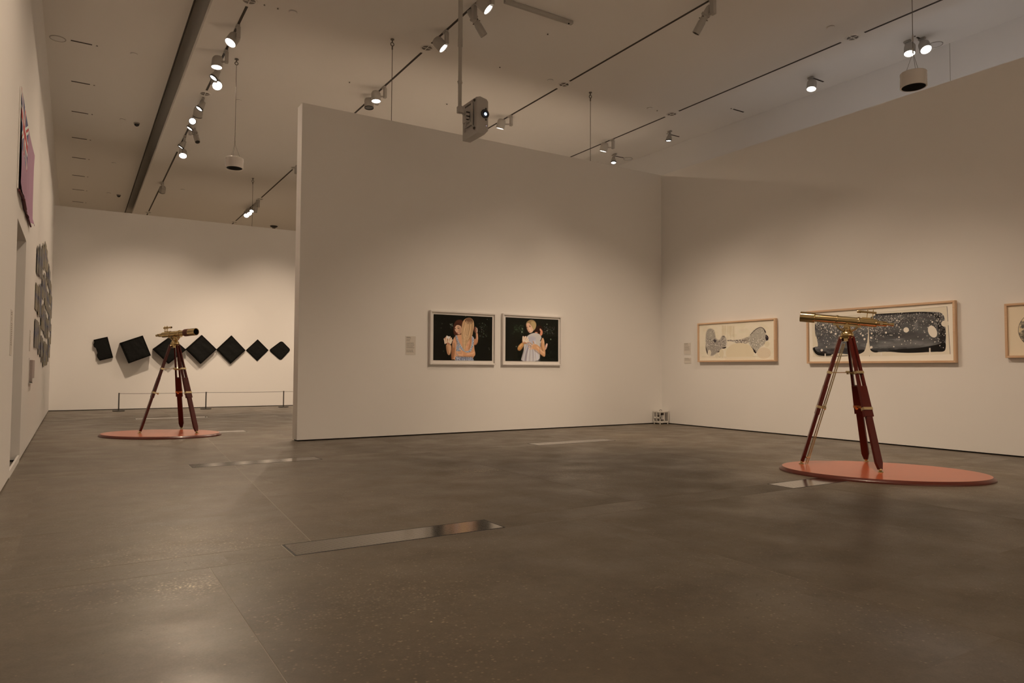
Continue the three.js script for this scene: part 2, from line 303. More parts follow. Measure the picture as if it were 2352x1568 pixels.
// ------------------------------------------------------------------ spotlights
function spot(o) {
  const { at, head, aim, type = 'drum', lit = true, label, group } = o;
  const y0 = o.y ?? H, base = V(at[0], y0, at[1]);
  const t = thing(o.name ?? 'track_spotlight', label, 'spotlight', [base.x, base.y, base.z], group);
  const hd = V(...head).sub(base), dir = V(...aim).sub(V(...head)).normalize();
  const Y = dir, X = Math.abs(dir.y) > 0.98 ? V(1, 0, 0) : V(0, 1, 0).cross(dir).normalize(), Zv = X.clone().cross(Y);
  const place = g => orient(g, X, Y, Zv, hd);
  const side = V(at[0], 0, at[1]).sub(V(head[0], 0, head[2])); if (side.length() < 0.03) side.set(dir.z, 0, -dir.x); side.normalize();
  const drop = base.y - head[1];
  part('adapter', [rbox(0.05, 0.03, 0.11, 0.006, 0, -0.015, 0)], M.lampWhite, t);
  if (type === 'drum') {
    part('driver_box', rbox(0.05, Math.max(0.16, drop), 0.06, 0.008, side.x * 0.02, -0.03 - Math.max(0.16, drop) / 2, side.z * 0.02), M.lampWhite, t);
    part('arm', rod(V(side.x * 0.02, -drop, side.z * 0.02), hd, 0.014), M.lampWhite, t);
    part('housing', place(lathe([[0, -0.105], [0.035, -0.103], [0.064, -0.09], [0.080, -0.06], [0.083, -0.03], [0.083, 0.075], [0.076, 0.078]], 32)), M.lampWhite, t);
    part('rim', place(lathe([[0.083, 0.072], [0.084, 0.086], [0.078, 0.088], [0.076, 0.07]], 32)), lit ? M.lampWhite : M.lampRim, t);
    part('lens', place(new THREE.CircleGeometry(0.076, 32).rotateX(-Math.PI / 2).translate(0, 0.079, 0)), lit ? M.glow : M.lampOff, t);
  } else if (type === 'cone') {
    part('stem', rod(V(0, -0.03, 0), hd.clone().addScaledVector(dir, -0.06), 0.024, 0.026), M.lampWhite, t);
    part('housing', place(lathe([[0, -0.105], [0.030, -0.103], [0.036, -0.07], [0.062, 0.01], [0.066, 0.05]], 32)), M.lampWhite, t);
    part('rim', place(lathe([[0.066, 0.046], [0.069, 0.068], [0.060, 0.072], [0.056, 0.05]], 32)), M.lampRim, t);
    part('lens', place(new THREE.CircleGeometry(0.058, 32).rotateX(-Math.PI / 2).translate(0, 0.058, 0)), lit ? M.glow : M.lampOff, t);
  } else {   // long framing projector
    part('driver_box', rbox(0.06, 0.20, 0.07, 0.008, 0, -0.12, 0), M.lampWhite, t);
    part('bracket', [rod(V(0, -0.2, 0), hd.clone().addScaledVector(dir, -0.06), 0.018), place(lathe([[0.052, -0.09], [0.062, -0.085], [0.062, -0.06], [0.052, -0.055]], 24))], M.lampWhite, t);
    part('housing', place(lathe([[0, -0.2], [0.035, -0.198], [0.046, -0.17], [0.046, 0.02], [0.052, 0.03], [0.052, 0.19], [0.046, 0.192]], 28)), M.lampWhite, t);
    part('shutter_levers', [place(cbox(0.14, 0.012, 0.006, 0, -0.03, 0)), place(cbox(0.006, 0.012, 0.14, 0, -0.01, 0))], M.wire, t);
    part('lens', place(new THREE.CircleGeometry(0.045, 28).rotateX(-Math.PI / 2).translate(0, 0.18, 0)), M.lampOff, t);
  }
  if (o.I && GAIN[o.g] > 0) {
    const off = type === 'tube' ? 0.20 : 0.095;
    const L = new THREE.SpotLight(o.color ?? WARM, o.I * GAIN[o.g], 0, o.angle ?? 0.5, o.pen ?? 1, 2);
    L.position.copy(hd).addScaledVector(dir, off); L.target.position.copy(V(...aim).sub(base)); t.add(L, L.target);
    L.castShadow = true; L.shadow.radius = 1.2; L.shadow.mapSize.set(1024, 1024); L.shadow.bias = -0.0005; L.name = 'beam';
  }
  return t;
}
const G1 = 'spotlights on the track beside the flag wall', G2 = 'spotlights on the track above the projector';
const HY = 5.82;
// track beside the flag wall
const T1 = [
  { g: 'A', z: -10.78, x: 1.86, aim: [XL, 1.6, -9.6], type: 'drum', lit: 1, I: 60, angle: 0.85, label: 'wide lit spotlight tilted at the flag, nearest of its track to the round downlight' },
  { g: 'F', z: -11.74, x: 1.80, aim: [1.15, 0, -11.2], type: 'drum', lit: 1, I: 70, angle: 0.30, label: 'lit drum spotlight pointing straight down at the far telescope, pendant speaker beside it' },
  { g: 'A', z: -12.28, x: 1.86, aim: [XL, 1.9, -11.9], type: 'cone', lit: 1, I: 50, angle: 0.85, label: 'lit black-rimmed spotlight tucked right behind the drum over the far telescope' },
  { g: 'B', z: -12.64, x: 1.93, aim: [2.6, 0, -6.2], type: 'drum', lit: 1, I: 190, angle: 0.55, label: 'lit drum spotlight just before the second round downlight of the flag-side track' },
  { g: 'A', z: -13.90, x: 1.87, aim: [XL, 2.0, -13.6], type: 'cone', lit: 1, I: 50, angle: 0.85, label: 'lit black-rimmed spotlight just past the second round downlight of the flag-side track' },
  { g: 'C', z: -14.26, x: 1.87, aim: [1.5, 0.2, ZF], type: 'drum', lit: 0, I: 360, angle: 0.54, label: 'spotlight turned to the far wall, dull reddish back showing' },
  { g: 'B', z: -14.80, x: 1.84, aim: [0.9, 0, -5.0], type: 'cone', lit: 1, I: 220, angle: 0.5, label: 'lit spotlight facing straight out into the room with a full round glow' },
  { g: 'A', z: -15.16, x: 1.87, aim: [XL, 1.9, -15.2], type: 'cone', lit: 1, I: 50, angle: 0.85, label: 'lit black-rimmed spotlight right under the full round glow' },
  { z: -15.72, x: 2.02, aim: [3.0, 0.6, -12.6], type: 'tube', lit: 0, label: 'long unlit framing projector with a dark round mouth' },
  { g: 'A', z: -16.55, x: 1.87, aim: [XL, 1.9, -17.0], type: 'cone', lit: 1, I: 45, angle: 0.85, label: 'lit black-rimmed spotlight before the last lit drum of the flag-side track' },
  { g: 'F', z: -17.20, x: 1.96, aim: [1.5, 0, -13.4], type: 'drum', lit: 1, I: 110, angle: 0.42, label: 'last lit drum spotlight of the flag-side track' },
  { z: -21.03, x: 1.91, aim: [1.4, 1, -27], type: 'drum', lit: 0, label: 'single unlit spotlight at the far end of the flag-side track' }];
for (const q of T1) spot({ at: [TX[0], q.z + (q.z === -13.90 ? -0.06 : 0.10)], head: [q.x, HY, q.z], ...q, group: G1 });
// track above the projector
const T2 = [
  { g: 'D', z: -7.95, x: 4.49, aim: [XR, -0.3, -4.6], type: 'drum', lit: 1, I: 150, angle: 0.46, label: 'lit drum spotlight at the top of the projector pole' },
  { g: 'D', z: -8.40, x: 4.63, y: 5.80, aim: [XR, -0.3, -8.3], type: 'tube', lit: 0, I: 130, angle: 0.46, label: 'long framing projector hanging right beside the projector pole' },
  { g: 'D', z: -9.28, x: 4.49, aim: [XR, -0.3, -6.3], type: 'drum', lit: 1, I: 150, angle: 0.46, label: 'lit drum spotlight next to the round downlight above the partition' },
  { g: 'H', z: -11.72, x: 4.43, aim: [4.45, 0, -11.1], type: 'drum', lit: 1, I: 60, angle: 0.4, label: 'drum spotlight over the partition top with only a lit edge showing' },
  { z: -12.10, x: 4.44, aim: [4.5, 0, -11.6], type: 'drum', lit: 0, label: 'unlit drum spotlight over the partition top with a dark rim' },
  { g: 'K', z: -22.94, x: 4.46, aim: [4.0, 1.5, -19.4], type: 'drum', lit: 1, I: 40, angle: 0.4, label: 'farthest lit spotlight with a full round glow, seen over the far wall' },
  { g: 'K', z: -22.62, x: 4.46, aim: [5.5, 1.5, -19.4], type: 'drum', lit: 1, I: 20, angle: 0.4, label: 'lit spotlight with a thin bright face, second of the far cluster' },
  { g: 'K', z: -22.25, x: 4.49, aim: [3.0, 1.5, -19.4], type: 'cone', lit: 1, I: 20, angle: 0.4, label: 'small lit spotlight in the middle of the far cluster' },
  { z: -21.70, x: 4.50, aim: [4.0, 0.4, -24.6], type: 'tube', lit: 0, label: 'unlit framing projector at the head of the far cluster' }];
for (const q of T2) spot({ at: [TX[1], q.z + 0.08], head: [q.x, q.y ?? HY, q.z], ...q, y: undefined, group: G2 });
// other tracks
spot({ g: 'E', at: [TX[2], -6.45], head: [7.15, 5.76, -6.60], aim: [5.6, 0.1, ZP], type: 'tube', lit: 0, I: 45, angle: 0.55, label: 'long framing projector on the track over the photographs, aimed down at them' });
spot({ g: 'H', at: [TX[2], -11.64], head: [7.02, HY, -11.72], aim: [6.5, 0, -13.5], type: 'drum', lit: 1, I: 50, angle: 0.4, label: 'drum spotlight with a lit edge right behind the projector' });
spot({ g: 'H', at: [TX[3], -11.66], head: [9.65, HY, -11.75], aim: [9.2, 0, -13.5], type: 'drum', lit: 1, I: 50, angle: 0.4, label: 'drum spotlight with a lit edge above the room corner' });
// aisle spotlights on the short slots
const aisle = (x, z, aim, type, I, label) => spot({ g: 'G', name: 'aisle_spotlight', y: H2, at: [x + 0.12, z - 0.10], head: [x, H2 - 0.21, z], aim, type, lit: 1, I, color: COOL, angle: 0.6, label, group: 'spotlights in the aisle ceiling above the wall of drawings' });
aisle(11.14, -13.20, [10.0, 0, -11.9], 'cone', 18, 'lit aisle spotlight right above the room corner');
aisle(11.08, -11.24, [10.0, 0.5, -11.4], 'cone', 18, 'lit aisle spotlight, second along from the room corner');
aisle(11.16, -7.74, [9.7, 1.0, -7.2], 'drum', 30, 'single lit aisle spotlight above the big wood-framed drawing');
aisle(11.22, -6.02, [9.8, 1.6, -5.5], 'drum', 30, 'lit aisle spotlight behind the wire of the hanging speaker');
aisle(11.32, -5.84, [9.8, 2.2, -3.9], 'drum', 30, 'lit aisle spotlight with a round glow, right of its twin at the speaker wire');

// spotlights outside the picture that light what it shows, some added only as fill
const out = (g, x, z, hx, aim, I, angle, label) => spot({ g, at: [x, z + 0.1], head: [hx, HY, z], aim, type: 'drum', lit: 1, I, angle, label, group: 'spotlights overhead, nearer than the picture shows' });
out('C', TX[1], -14.9, 4.5, [4.3, 0.0, ZF], 390, 0.56, 'spotlight behind the partition washing the row of black boxes');
out('C', TX[2], -15.1, 7.1, [6.8, 0.7, ZF], 260, 0.5, 'spotlight behind the partition washing the hidden stretch of the far wall');
out('B', TX[1], -15.3, 4.5, [1.7, 0, -8.0], 210, 0.60, 'spotlight behind the partition aimed back past the partition end');
out('A', TX[0], -4.2, 1.85, [XL, 1.2, -6.6], 190, 0.8, 'spotlight over the viewer washing the flag wall');
out('A', TX[0], -1.2, 1.85, [XL, 1.4, -2.0], 80, 0.9, 'added fill spotlight behind the viewer washing the flag wall');  // unseen lamp added so the wall behind the camera returns ambient light
out('F', TX[1], -3.4, 4.5, [6.85, 0, -4.0], 200, 0.30, 'spotlight over the near telescope and its oval board');
out('E', TX[2], -3.9, 7.1, [4.8, -0.4, ZP], 210, 0.42, 'spotlight beyond the picture top washing the photographs');
out('E', TX[2], -3.4, 7.1, [7.6, -0.3, ZP], 190, 0.42, 'spotlight beyond the picture top washing the partition by the corner');
out('D', TX[1], -4.8, 4.5, [XR, -0.3, -4.2], 130, 0.40, 'spotlight overhead washing the round drawing');
out('D', TX[1], -1.5, 4.5, [XR, 0.9, 1.6], 120, 0.36, 'spotlight behind the viewer washing the wall of drawings');
out('N', TX[0], -2.6, 1.85, [0.9, 0, -3.2], 70, 0.9, 'spotlight overhead lighting the open concrete');
out('H', TX[1], 1.8, 4.5, [4.6, 1.4, ZB1], 200, 0.9, 'added fill spotlight behind the viewer washing the back wall, middle of three');  // back-wall lamps are added, unseen fill that raises the room ambient
out('H', TX[0], 1.8, 1.9, [1.6, 1.4, ZB1], 200, 0.9, 'added fill spotlight behind the viewer washing the back wall on the flag side');
out('H', TX[2], 1.8, 7.1, [7.4, 1.4, ZB1], 200, 0.9, 'added fill spotlight behind the viewer washing the back wall on the drawings side');
out('K', TX[1], -26.6, 4.5, [4.5, 0.5, -24.5], 200, 0.9, 'added fill spotlight brightening the ceiling beyond the far wall');  // lamps beyond the far wall are added out of view to lift its ceiling
out('K', TX[0], -27.2, 1.9, [1.2, 0, -24.5], 200, 1.0, 'added fill spotlight over the floor beyond the far wall');
out('K', TX[2], -23.5, 7.1, [7.2, 0, -23.5], 200, 1.0, 'second added fill spotlight over the floor beyond the far wall');
out('L', TX[1], -13.6, 5.8, [5.6, 1.2, ZP - 0.23], 240, 0.8, 'added fill spotlight washing the hidden back of the partition');  // hidden lamps added here to bounce light onto the ceiling above the partition
out('L', TX[2], -13.6, 8.2, [8.2, 1.2, ZP - 0.23], 240, 0.8, 'second added fill spotlight washing the hidden back of the partition');
out('L', TX[1], -17.5, 7.2, [8.0, 0.0, -14.0], 150, 0.9, 'added fill spotlight over the hidden floor behind the partition');

// ------------------------------------------------------------------ oval boards
const boardTex = canvas(1024, 1024, (c, w, h) => {
  c.fillStyle = '#b95a36'; c.fillRect(0, 0, w, h);
  for (let k = 0; k < 2600; k++) { const y = rnd() * h, a = rr(0.02, 0.09); c.strokeStyle = rnd() < 0.5 ? `rgba(120,45,22,${a})` : `rgba(220,135,95,${a})`; c.lineWidth = rr(0.6, 3.5); c.beginPath(); const x0 = rr(-200, w), L = rr(80, 600); c.moveTo(x0, y); c.bezierCurveTo(x0 + L * 0.3, y + rr(-7, 7), x0 + L * 0.7, y + rr(-7, 7), x0 + L, y + rr(-5, 5)); c.stroke(); }
  for (let k = 1; k < 5; k++) { c.strokeStyle = 'rgba(80,28,14,0.35)'; c.lineWidth = 1.2; c.beginPath(); c.moveTo(0, h * k / 5); c.lineTo(w, h * k / 5); c.stroke(); }
});
const boardTop = std([1, 1, 1], 0.32, 0, { map: boardTex, clearcoat: 0.3, clearcoatRoughness: 0.10 });
const boardEdge = std([0.10, 0.020, 0.012], 0.30, 0, { clearcoat: 0.2, clearcoatRoughness: 0.1, specularIntensity: 0.7 });
function ovalBoard(x, z, a, b, turn, label) {
  const t = thing('oval_board', label, 'board', [x, 0, z]); t.rotation.y = turn;
  const top = new THREE.CircleGeometry(1, 96).rotateX(-Math.PI / 2).scale(a - 0.03, 1, b - 0.03).translate(0, 0.036, 0);
  part('board_top', top, boardTop, t);
  const n = 120, prof = [[0.0, 0.0], [0.0, 0.010], [-0.004, 0.018], [-0.018, 0.028], [-0.03, 0.036]], pos = [], idx = [];
  for (let i = 0; i <= n; i++) for (const [d, y] of prof) { const q = i / n * Math.PI * 2; pos.push((a + d) * Math.cos(q), y, (b + d) * Math.sin(q)); }
  for (let i = 0; i < n; i++) for (let j = 0; j + 1 < prof.length; j++) { const p = i * prof.length + j, r = p + prof.length; idx.push(p, p + 1, r, p + 1, r + 1, r); }
  const g = new THREE.BufferGeometry(); g.setAttribute('position', new THREE.Float32BufferAttribute(pos, 3)); g.setIndex(idx); g.computeVertexNormals();
  part('moulded_edge', g, boardEdge, t);
  part('underside', new THREE.CircleGeometry(1, 64).rotateX(Math.PI / 2).scale(a - 0.002, 1, b - 0.002).translate(0, 0.001, 0), boardEdge, t);
  return t;
}
ovalBoard(6.69, -3.93, 0.935, 0.69, -0.967, 'glossy red-brown oval board under the telescope beside the wall of drawings');
ovalBoard(1.11, -11.58, 0.87, 0.64, -0.63, 'glossy red-brown oval board under the telescope before the black boxes');

// ------------------------------------------------------------------ telescopes
function telescope(o) {
  const { c, feet, hub, dir, label, band } = o;               // hub height, dir = tube direction towards the objective
  const t = thing('telescope', label, 'telescope', [c[0], 0.0363, c[1]]);
  const B = V(c[0], 0.0363, c[1]);
  feet.forEach(([fx, fz], k) => {
    const F = V(fx, 0.0363, fz).sub(B), rad = V(F.x, 0, F.z).normalize();
    const T = rad.clone().multiplyScalar(0.062).setY(hub - 0.036);
    const leg = new THREE.Group(); leg.name = 'leg'; t.add(leg);
    const ax = F.clone().sub(T), L = ax.length(); ax.normalize();
    const wd = V(0, 1, 0).cross(rad).normalize(), th = wd.clone().cross(ax).normalize();   // width is tangential
    const P = g => orient(g, wd, ax, wd.clone().cross(ax), T);                             // local y runs down the leg
    const w0 = 0.027, w1 = 0.046;                                                          // half widths at head and at the block
    const yS = L * 0.385, yB = L * 0.605;
    for (const s of [-1, 1]) {
      const sh = new THREE.Shape([[s * (w0 - 0.017), 0.0], [s * w0, 0.0], [s * lerp(w0, w1, yS / yB), yS], [s * (lerp(w0, w1, yS / yB) - 0.022), yS]].map(q => new THREE.Vector2(...q)));
      const g = new THREE.ExtrudeGeometry(sh, { depth: 0.028, bevelEnabled: true, bevelSize: 0.002, bevelThickness: 0.002, bevelSegments: 1 }).translate(0, 0, -0.014);
      part('rail', P(g), M.mahogany, leg);
    }
    const wS = lerp(w0, w1, yS / yB);
    const bs = new THREE.Shape([[-wS, yS - 0.004], [wS, yS - 0.004], [w1, yB], [-w1, yB]].map(q => new THREE.Vector2(...q)));
    part('block', P(new THREE.ExtrudeGeometry(bs, { depth: 0.034, bevelEnabled: true, bevelSize: 0.002, bevelThickness: 0.002, bevelSegments: 1 }).translate(0, 0, -0.017)), M.mahogany, leg);
    const is = new THREE.Shape([[-0.031, yB - 0.01], [0.031, yB - 0.01], [0.033, L * 0.935], [0.017, L * 0.978], [-0.017, L * 0.978], [-0.033, L * 0.935]].map(q => new THREE.Vector2(...q)));
    part('inner_leg', P(new THREE.ExtrudeGeometry(is, { depth: 0.026, bevelEnabled: true, bevelSize: 0.003, bevelThickness: 0.003, bevelSegments: 1 }).translate(0, 0, -0.013)), M.mahogany, leg);
    const wb = y => lerp(w0, w1, y / yB) * 2 + 0.010;
    part('band', P(cbox(wb(L * 0.275), 0.026, 0.042, 0, L * 0.278, 0)), M.brassDull, leg);
    part('band', P(cbox(wb(L * 0.545), 0.026, 0.046, 0, L * 0.548, 0)), M.brassDull, leg);
    part('knob', P(merge([rod(V(0, L * 0.548, 0.02), V(0, L * 0.548, 0.055), 0.007), rod(V(0, L * 0.548, 0.055), V(0, L * 0.548, 0.068), 0.015)])), M.brass, leg);
    part('foot', [P(merge([cyl(0.016, 0.016, L * 0.012, 0, L * 0.982, 0), cyl(0.006, 0.016, L * 0.010, 0, L * 0.992 - 0.004, 0)])), cyl(0.026, 0.022, 0.008, F.x, 0.0042, F.z, 20)], M.brass, leg);
    part('head_bolt', P(rod(V(-w0 - 0.006, 0.012, 0), V(w0 + 0.006, 0.012, 0), 0.010)), M.brass, leg);
    part('spreader_rod', rod(T.clone().addScaledVector(ax, L * 0.278), V(0, T.y + ax.y * L * 0.278, 0), 0.004), M.brass, leg);
  });
  const hy = hub - 0.036, spy = hy - (hy) * 0.268;
  part('spreader_hub', [cyl(0.02, 0.02, 0.014, 0, spy - 0.003, 0, 20), cyl(0.010, 0.014, 0.022, 0, spy - 0.02, 0, 16)], M.brassDull, t);
  part('tripod_head', [cyl(0.062, 0.066, 0.020, 0, hy - 0.006, 0, 32), cyl(0.05, 0.05, 0.03, 0, hy - 0.03, 0, 24)], M.brass, t);
  part('bell', lathe([[0.056, 0.0], [0.062, 0.012], [0.060, 0.028], [0.046, 0.05], [0.030, 0.066], [0.026, 0.078], [0.034, 0.086], [0.030, 0.1], [0.0, 0.104]].map(([r, y]) => [r, y + hy + 0.004]), 36), M.brass, t);
  // tube frame: D along the tube, S sideways, N up
  const D = V(...dir).normalize(), S = D.clone().cross(V(0, 1, 0)).normalize(), N = S.clone().cross(D);
  const piv = V(0, hy + 0.115, 0), axis = piv.clone().addScaledVector(N, 0.052), tubeAt = axis.clone().addScaledVector(D, 0.028);
  const Q = g => orient(g, S, D, S.clone().cross(D), axis);            // local y along D, local z = -N or N
  const sgn = S.clone().cross(D).dot(N) > 0 ? 1 : -1;
  part('pivot_ball', [new THREE.SphereGeometry(0.032, 24, 16).translate(piv.x, piv.y - 0.008, piv.z), rod(piv.clone().addScaledVector(S, -0.05), piv.clone().addScaledVector(S, 0.05), 0.012), rod(piv.clone().addScaledVector(S, -0.062), piv.clone().addScaledVector(S, -0.05), 0.02), rod(piv.clone().addScaledVector(S, 0.05), piv.clone().addScaledVector(S, 0.062), 0.02)], M.brass, t);
  // crescent arc under the tube with scrolls
  const arc = new THREE.TorusGeometry(0.115, 0.010, 10, 40, Math.PI);     // in XY plane, opening down when flipped
  arc.rotateZ(Math.PI);                                                   // hangs below
  const arcB = new THREE.BufferGeometry().copy(arc); arcB.applyMatrix4(new THREE.Matrix4().makeBasis(D, N, D.clone().cross(N)).setPosition(axis.clone().addScaledVector(N, 0.005)));
  const scroll = d => { const g = new THREE.TorusGeometry(0.034, 0.007, 8, 28); return g.applyMatrix4(new THREE.Matrix4().makeBasis(D, N, D.clone().cross(N)).setPosition(axis.clone().addScaledVector(N, -0.058).addScaledVector(D, d))); };
  part('altitude_arc', [arcB, scroll(-0.052), scroll(0.052)], M.brass, t);
  part('saddle', [Q(cbox(0.05, 0.26, 0.016, 0, 0, -sgn * 0.046)), Q(cbox(0.03, 0.05, 0.03, 0, 0.105, -sgn * 0.044)), Q(cbox(0.03, 0.05, 0.03, 0, -0.105, -sgn * 0.044))], M.brassDull, t);
  const R = 0.042, K = 0.84;
  const QT = g => orient(g.scale(1, K, 1), S, D, S.clone().cross(D), tubeAt);
  part('tube', QT(lathe([[0.030, -0.355], [R - 0.001, -0.352], [R, -0.33], [R, 0.40]], 40)), M.brass, t);
  part('dew_cap', QT(lathe([[R, 0.33], [R + 0.011, 0.335], [R + 0.012, 0.345], [R + 0.012, 0.505], [R + 0.006, 0.508], [R + 0.004, 0.50], [R + 0.003, 0.41], [R, 0.40]], 40)), M.brass, t);
  part('objective', QT(new THREE.CircleGeometry(R + 0.002, 36).rotateX(-Math.PI / 2).translate(0, 0.43, 0)), M.black, t);
  part('dew_cap_lining', QT(cyl(R + 0.0035, R + 0.0035, 0.085, 0, 0.458, 0, 36, true)), M.black, t);
  for (const d of [-0.1, 0.1]) part('tube_ring', Q(lathe([[R, d - 0.01], [R + 0.006, d - 0.008], [R + 0.006, d + 0.008], [R, d + 0.01]], 32)), M.brass, t);
  part('drawtube', QT(lathe([[0.018, -0.46], [0.026, -0.455], [0.027, -0.355], [0.031, -0.352]], 32)), M.brass, t);
  part('eyepiece', QT(lathe([[0, -0.535], [0.014, -0.535], [0.017, -0.53], [0.017, -0.50], [0.013, -0.495], [0.014, -0.46]], 28)), M.brass, t);
  part('focus_knob', [QT(rod(V(-0.045, -0.40, 0), V(0.045, -0.40, 0), 0.006)), QT(rod(V(0.045, -0.40, 0), V(0.058, -0.40, 0), 0.018)), QT(rod(V(-0.058, -0.40, 0), V(-0.045, -0.40, 0), 0.018))], M.brassDull, t);
  if (band) part('leather_wrap', QT(lathe([[R, 0.225], [R + 0.012, 0.227], [R + 0.013, 0.30], [R + 0.012, 0.338], [R, 0.34]], 36)), M.leather, t);
  const zf = sgn * (R + 0.062);
  const fs = new THREE.Group(); fs.name = 'finder_scope'; t.add(fs);
  part('finder_tube', QT(lathe([[0.008, -0.335], [0.011, -0.33], [0.011, -0.17], [0.015, -0.165], [0.015, -0.125], [0.010, -0.123]], 24).translate(0, 0, zf)), M.brass, fs);
  part('finder_lens', QT(new THREE.CircleGeometry(0.012, 20).rotateX(-Math.PI / 2).translate(0, -0.13, zf)), M.black, fs);
  for (const d of [-0.205 * K, -0.265 * K]) part('finder_ring', [Q(new THREE.TorusGeometry(0.019, 0.004, 8, 24).rotateX(Math.PI / 2).translate(0, d, zf)), Q(rod(V(0, d, zf + sgn * 0.011), V(0, d, zf + sgn * 0.034), 0.004)), Q(rod(V(0.008, d, sgn * (R - 0.002)), V(0.008, d, zf - sgn * 0.016), 0.004)), Q(rod(V(-0.008, d, sgn * (R - 0.002)), V(-0.008, d, zf - sgn * 0.016), 0.004))], M.brass, fs);
  part('finder_base', QT(cbox(0.03, 0.10, 0.01, 0, -0.235, sgn * (R + 0.003))), M.brassDull, fs);
  return t;
}
const telR = telescope({ c: [6.713, -4.285], feet: [[6.41, -4.62], [7.19, -4.39], [6.545, -3.855]], hub: 1.345, dir: [-0.52, 0.125, -0.85], band: false, label: 'brass telescope on a mahogany tripod, pointing along the wall of drawings' });
telescope({ c: [1.289, -11.743], feet: [[0.838, -11.69], [1.469, -12.255], [1.56, -11.29]], hub: 1.345, dir: [0.52, 0.05, 0.82], band: true, label: 'brass telescope on a mahogany tripod before the black boxes, dark lens facing out' });
// slim brass pole pair strapped beside the outer leg of the near telescope
{
  const f = V(6.41 + 0.046, 0, -4.62 + 0.03).sub(V(6.713, 0, -4.285)).setY(0.002), topp = V(-0.012, 1.24, -0.03), n = topp.clone().sub(f).normalize(), s = V(0.8489, 0, 0.5286).multiplyScalar(0.0095);
  const tie = d => rod(f.clone().addScaledVector(n, d).sub(s.clone().multiplyScalar(3)), f.clone().addScaledVector(n, d).add(s.clone().multiplyScalar(1.5)), 0.009);
  part('guide_rod', rod(f.clone().add(s), topp.clone().add(s), 0.0055), M.brassDull, telR);
  part('guide_rod', rod(f.clone().sub(s), topp.clone().sub(s), 0.0055), M.brassDull, telR);
  part('rod_tie', tie(0.07), M.brassDull, telR);
  part('rod_tie', tie(0.62), M.brassDull, telR);
}

// ------------------------------------------------------------------ framed works
// face(u right, v up, n out of the wall): a framed work built in wall coordinates and turned onto its wall
function framed(o) {
  const { w, h, rail, depth, mat, label, art, name = 'framed_picture', pos, turn } = o;
  const t = thing(name, label, 'picture', pos); t.rotation.y = turn;
  const b = 0.0025;
  const rails = [[[-w / 2, -h / 2], [w / 2, -h / 2], [w / 2 - rail, -h / 2 + rail], [-w / 2 + rail, -h / 2 + rail]], [[w / 2, -h / 2], [w / 2, h / 2], [w / 2 - rail, h / 2 - rail], [w / 2 - rail, -h / 2 + rail]],
    [[w / 2, h / 2], [-w / 2, h / 2], [-w / 2 + rail, h / 2 - rail], [w / 2 - rail, h / 2 - rail]], [[-w / 2, h / 2], [-w / 2, -h / 2], [-w / 2 + rail, -h / 2 + rail], [-w / 2 + rail, h / 2 - rail]]];
  for (const r of rails) part('frame_rail', new THREE.ExtrudeGeometry(new THREE.Shape(r.map(q => new THREE.Vector2(...q))), { depth: depth - 2 * b, bevelEnabled: true, bevelSize: b, bevelOffset: -b, bevelThickness: b, bevelSegments: 1 }).translate(0, 0, b), mat, t);
  const zb = depth - 0.030; part('backing', cbox(w - rail * 1.2, h - rail * 1.2, 0.006, 0, 0, zb), M.mat, t);
  const [aw, ah, ax, ay] = art.size;
  part('print', cbox(aw, ah, 0.004, ax, ay, zb + 0.0055), art.mats, t);
  part('glazing', new THREE.PlaneGeometry(w - 2 * rail + 0.004, h - 2 * rail + 0.004).translate(0, 0, depth - 0.010), M.glass, t);
  return t;
}
const printMats = tex => { const p = new THREE.MeshPhysicalMaterial({ map: tex, roughness: 0.9, specularIntensity: 0.2 }); return [M.paper, M.paper, M.paper, M.paper, p, M.paper]; };

// drawing helpers in zoomed-crop coordinates
function mapper(c, w, h, x0, x1, yt0, yt1, yb0, yb1) {
  const P = (x, y) => { const u = (x - x0) / (x1 - x0), t = lerp(yt0, yt1, u), b = lerp(yb0, yb1, u); return [u * w, (y - t) / (b - t) * h]; };
  const sx = w / (x1 - x0), sy = h / ((yb0 + yb1 - yt0 - yt1) / 2);
  const path = pts => { const q = pts.map(a => P(...a)); c.beginPath(); const n = q.length; c.moveTo((q[n - 1][0] + q[0][0]) / 2, (q[n - 1][1] + q[0][1]) / 2); for (let i = 0; i < n; i++) { const nx = q[(i + 1) % n]; c.quadraticCurveTo(q[i][0], q[i][1], (q[i][0] + nx[0]) / 2, (q[i][1] + nx[1]) / 2); } c.closePath(); };
  return {
    P, sx, sy,
    blob(pts, fill) { path(pts); c.fillStyle = fill; c.fill(); },
    soft(pts, fill, blur) { c.save(); c.filter = `blur(${blur}px)`; path(pts); c.fillStyle = fill; c.fill(); c.restore(); },
    clip(pts) { path(pts); c.clip(); },
    poly(pts, fill) { c.beginPath(); pts.forEach((a, i) => { const q = P(...a); i ? c.lineTo(...q) : c.moveTo(...q); }); c.closePath(); c.fillStyle = fill; c.fill(); },
    line(pts, col, lw) { c.beginPath(); const q = pts.map(a => P(...a)); c.moveTo(...q[0]); for (let i = 1; i < q.length - 1; i++) c.quadraticCurveTo(q[i][0], q[i][1], (q[i][0] + q[i + 1][0]) / 2, (q[i][1] + q[i + 1][1]) / 2); c.lineTo(...q[q.length - 1]); c.strokeStyle = col; c.lineWidth = lw * sx; c.lineCap = 'round'; c.stroke(); },
    oval(x, y, rx, ry, fill, rot = 0) { const q = P(x, y); c.beginPath(); c.ellipse(q[0], q[1], rx * sx, ry * sy, rot, 0, 7); c.fillStyle = fill; c.fill(); },
  };
}
const inside = (pts, x, y) => { let r = false; for (let i = 0, j = pts.length - 1; i < pts.length; j = i++) { const [xi, yi] = pts[i], [xj, yj] = pts[j]; if ((yi > y) !== (yj > y) && x < (xj - xi) * (y - yi) / (yj - yi) + xi) r = !r; } return r; };
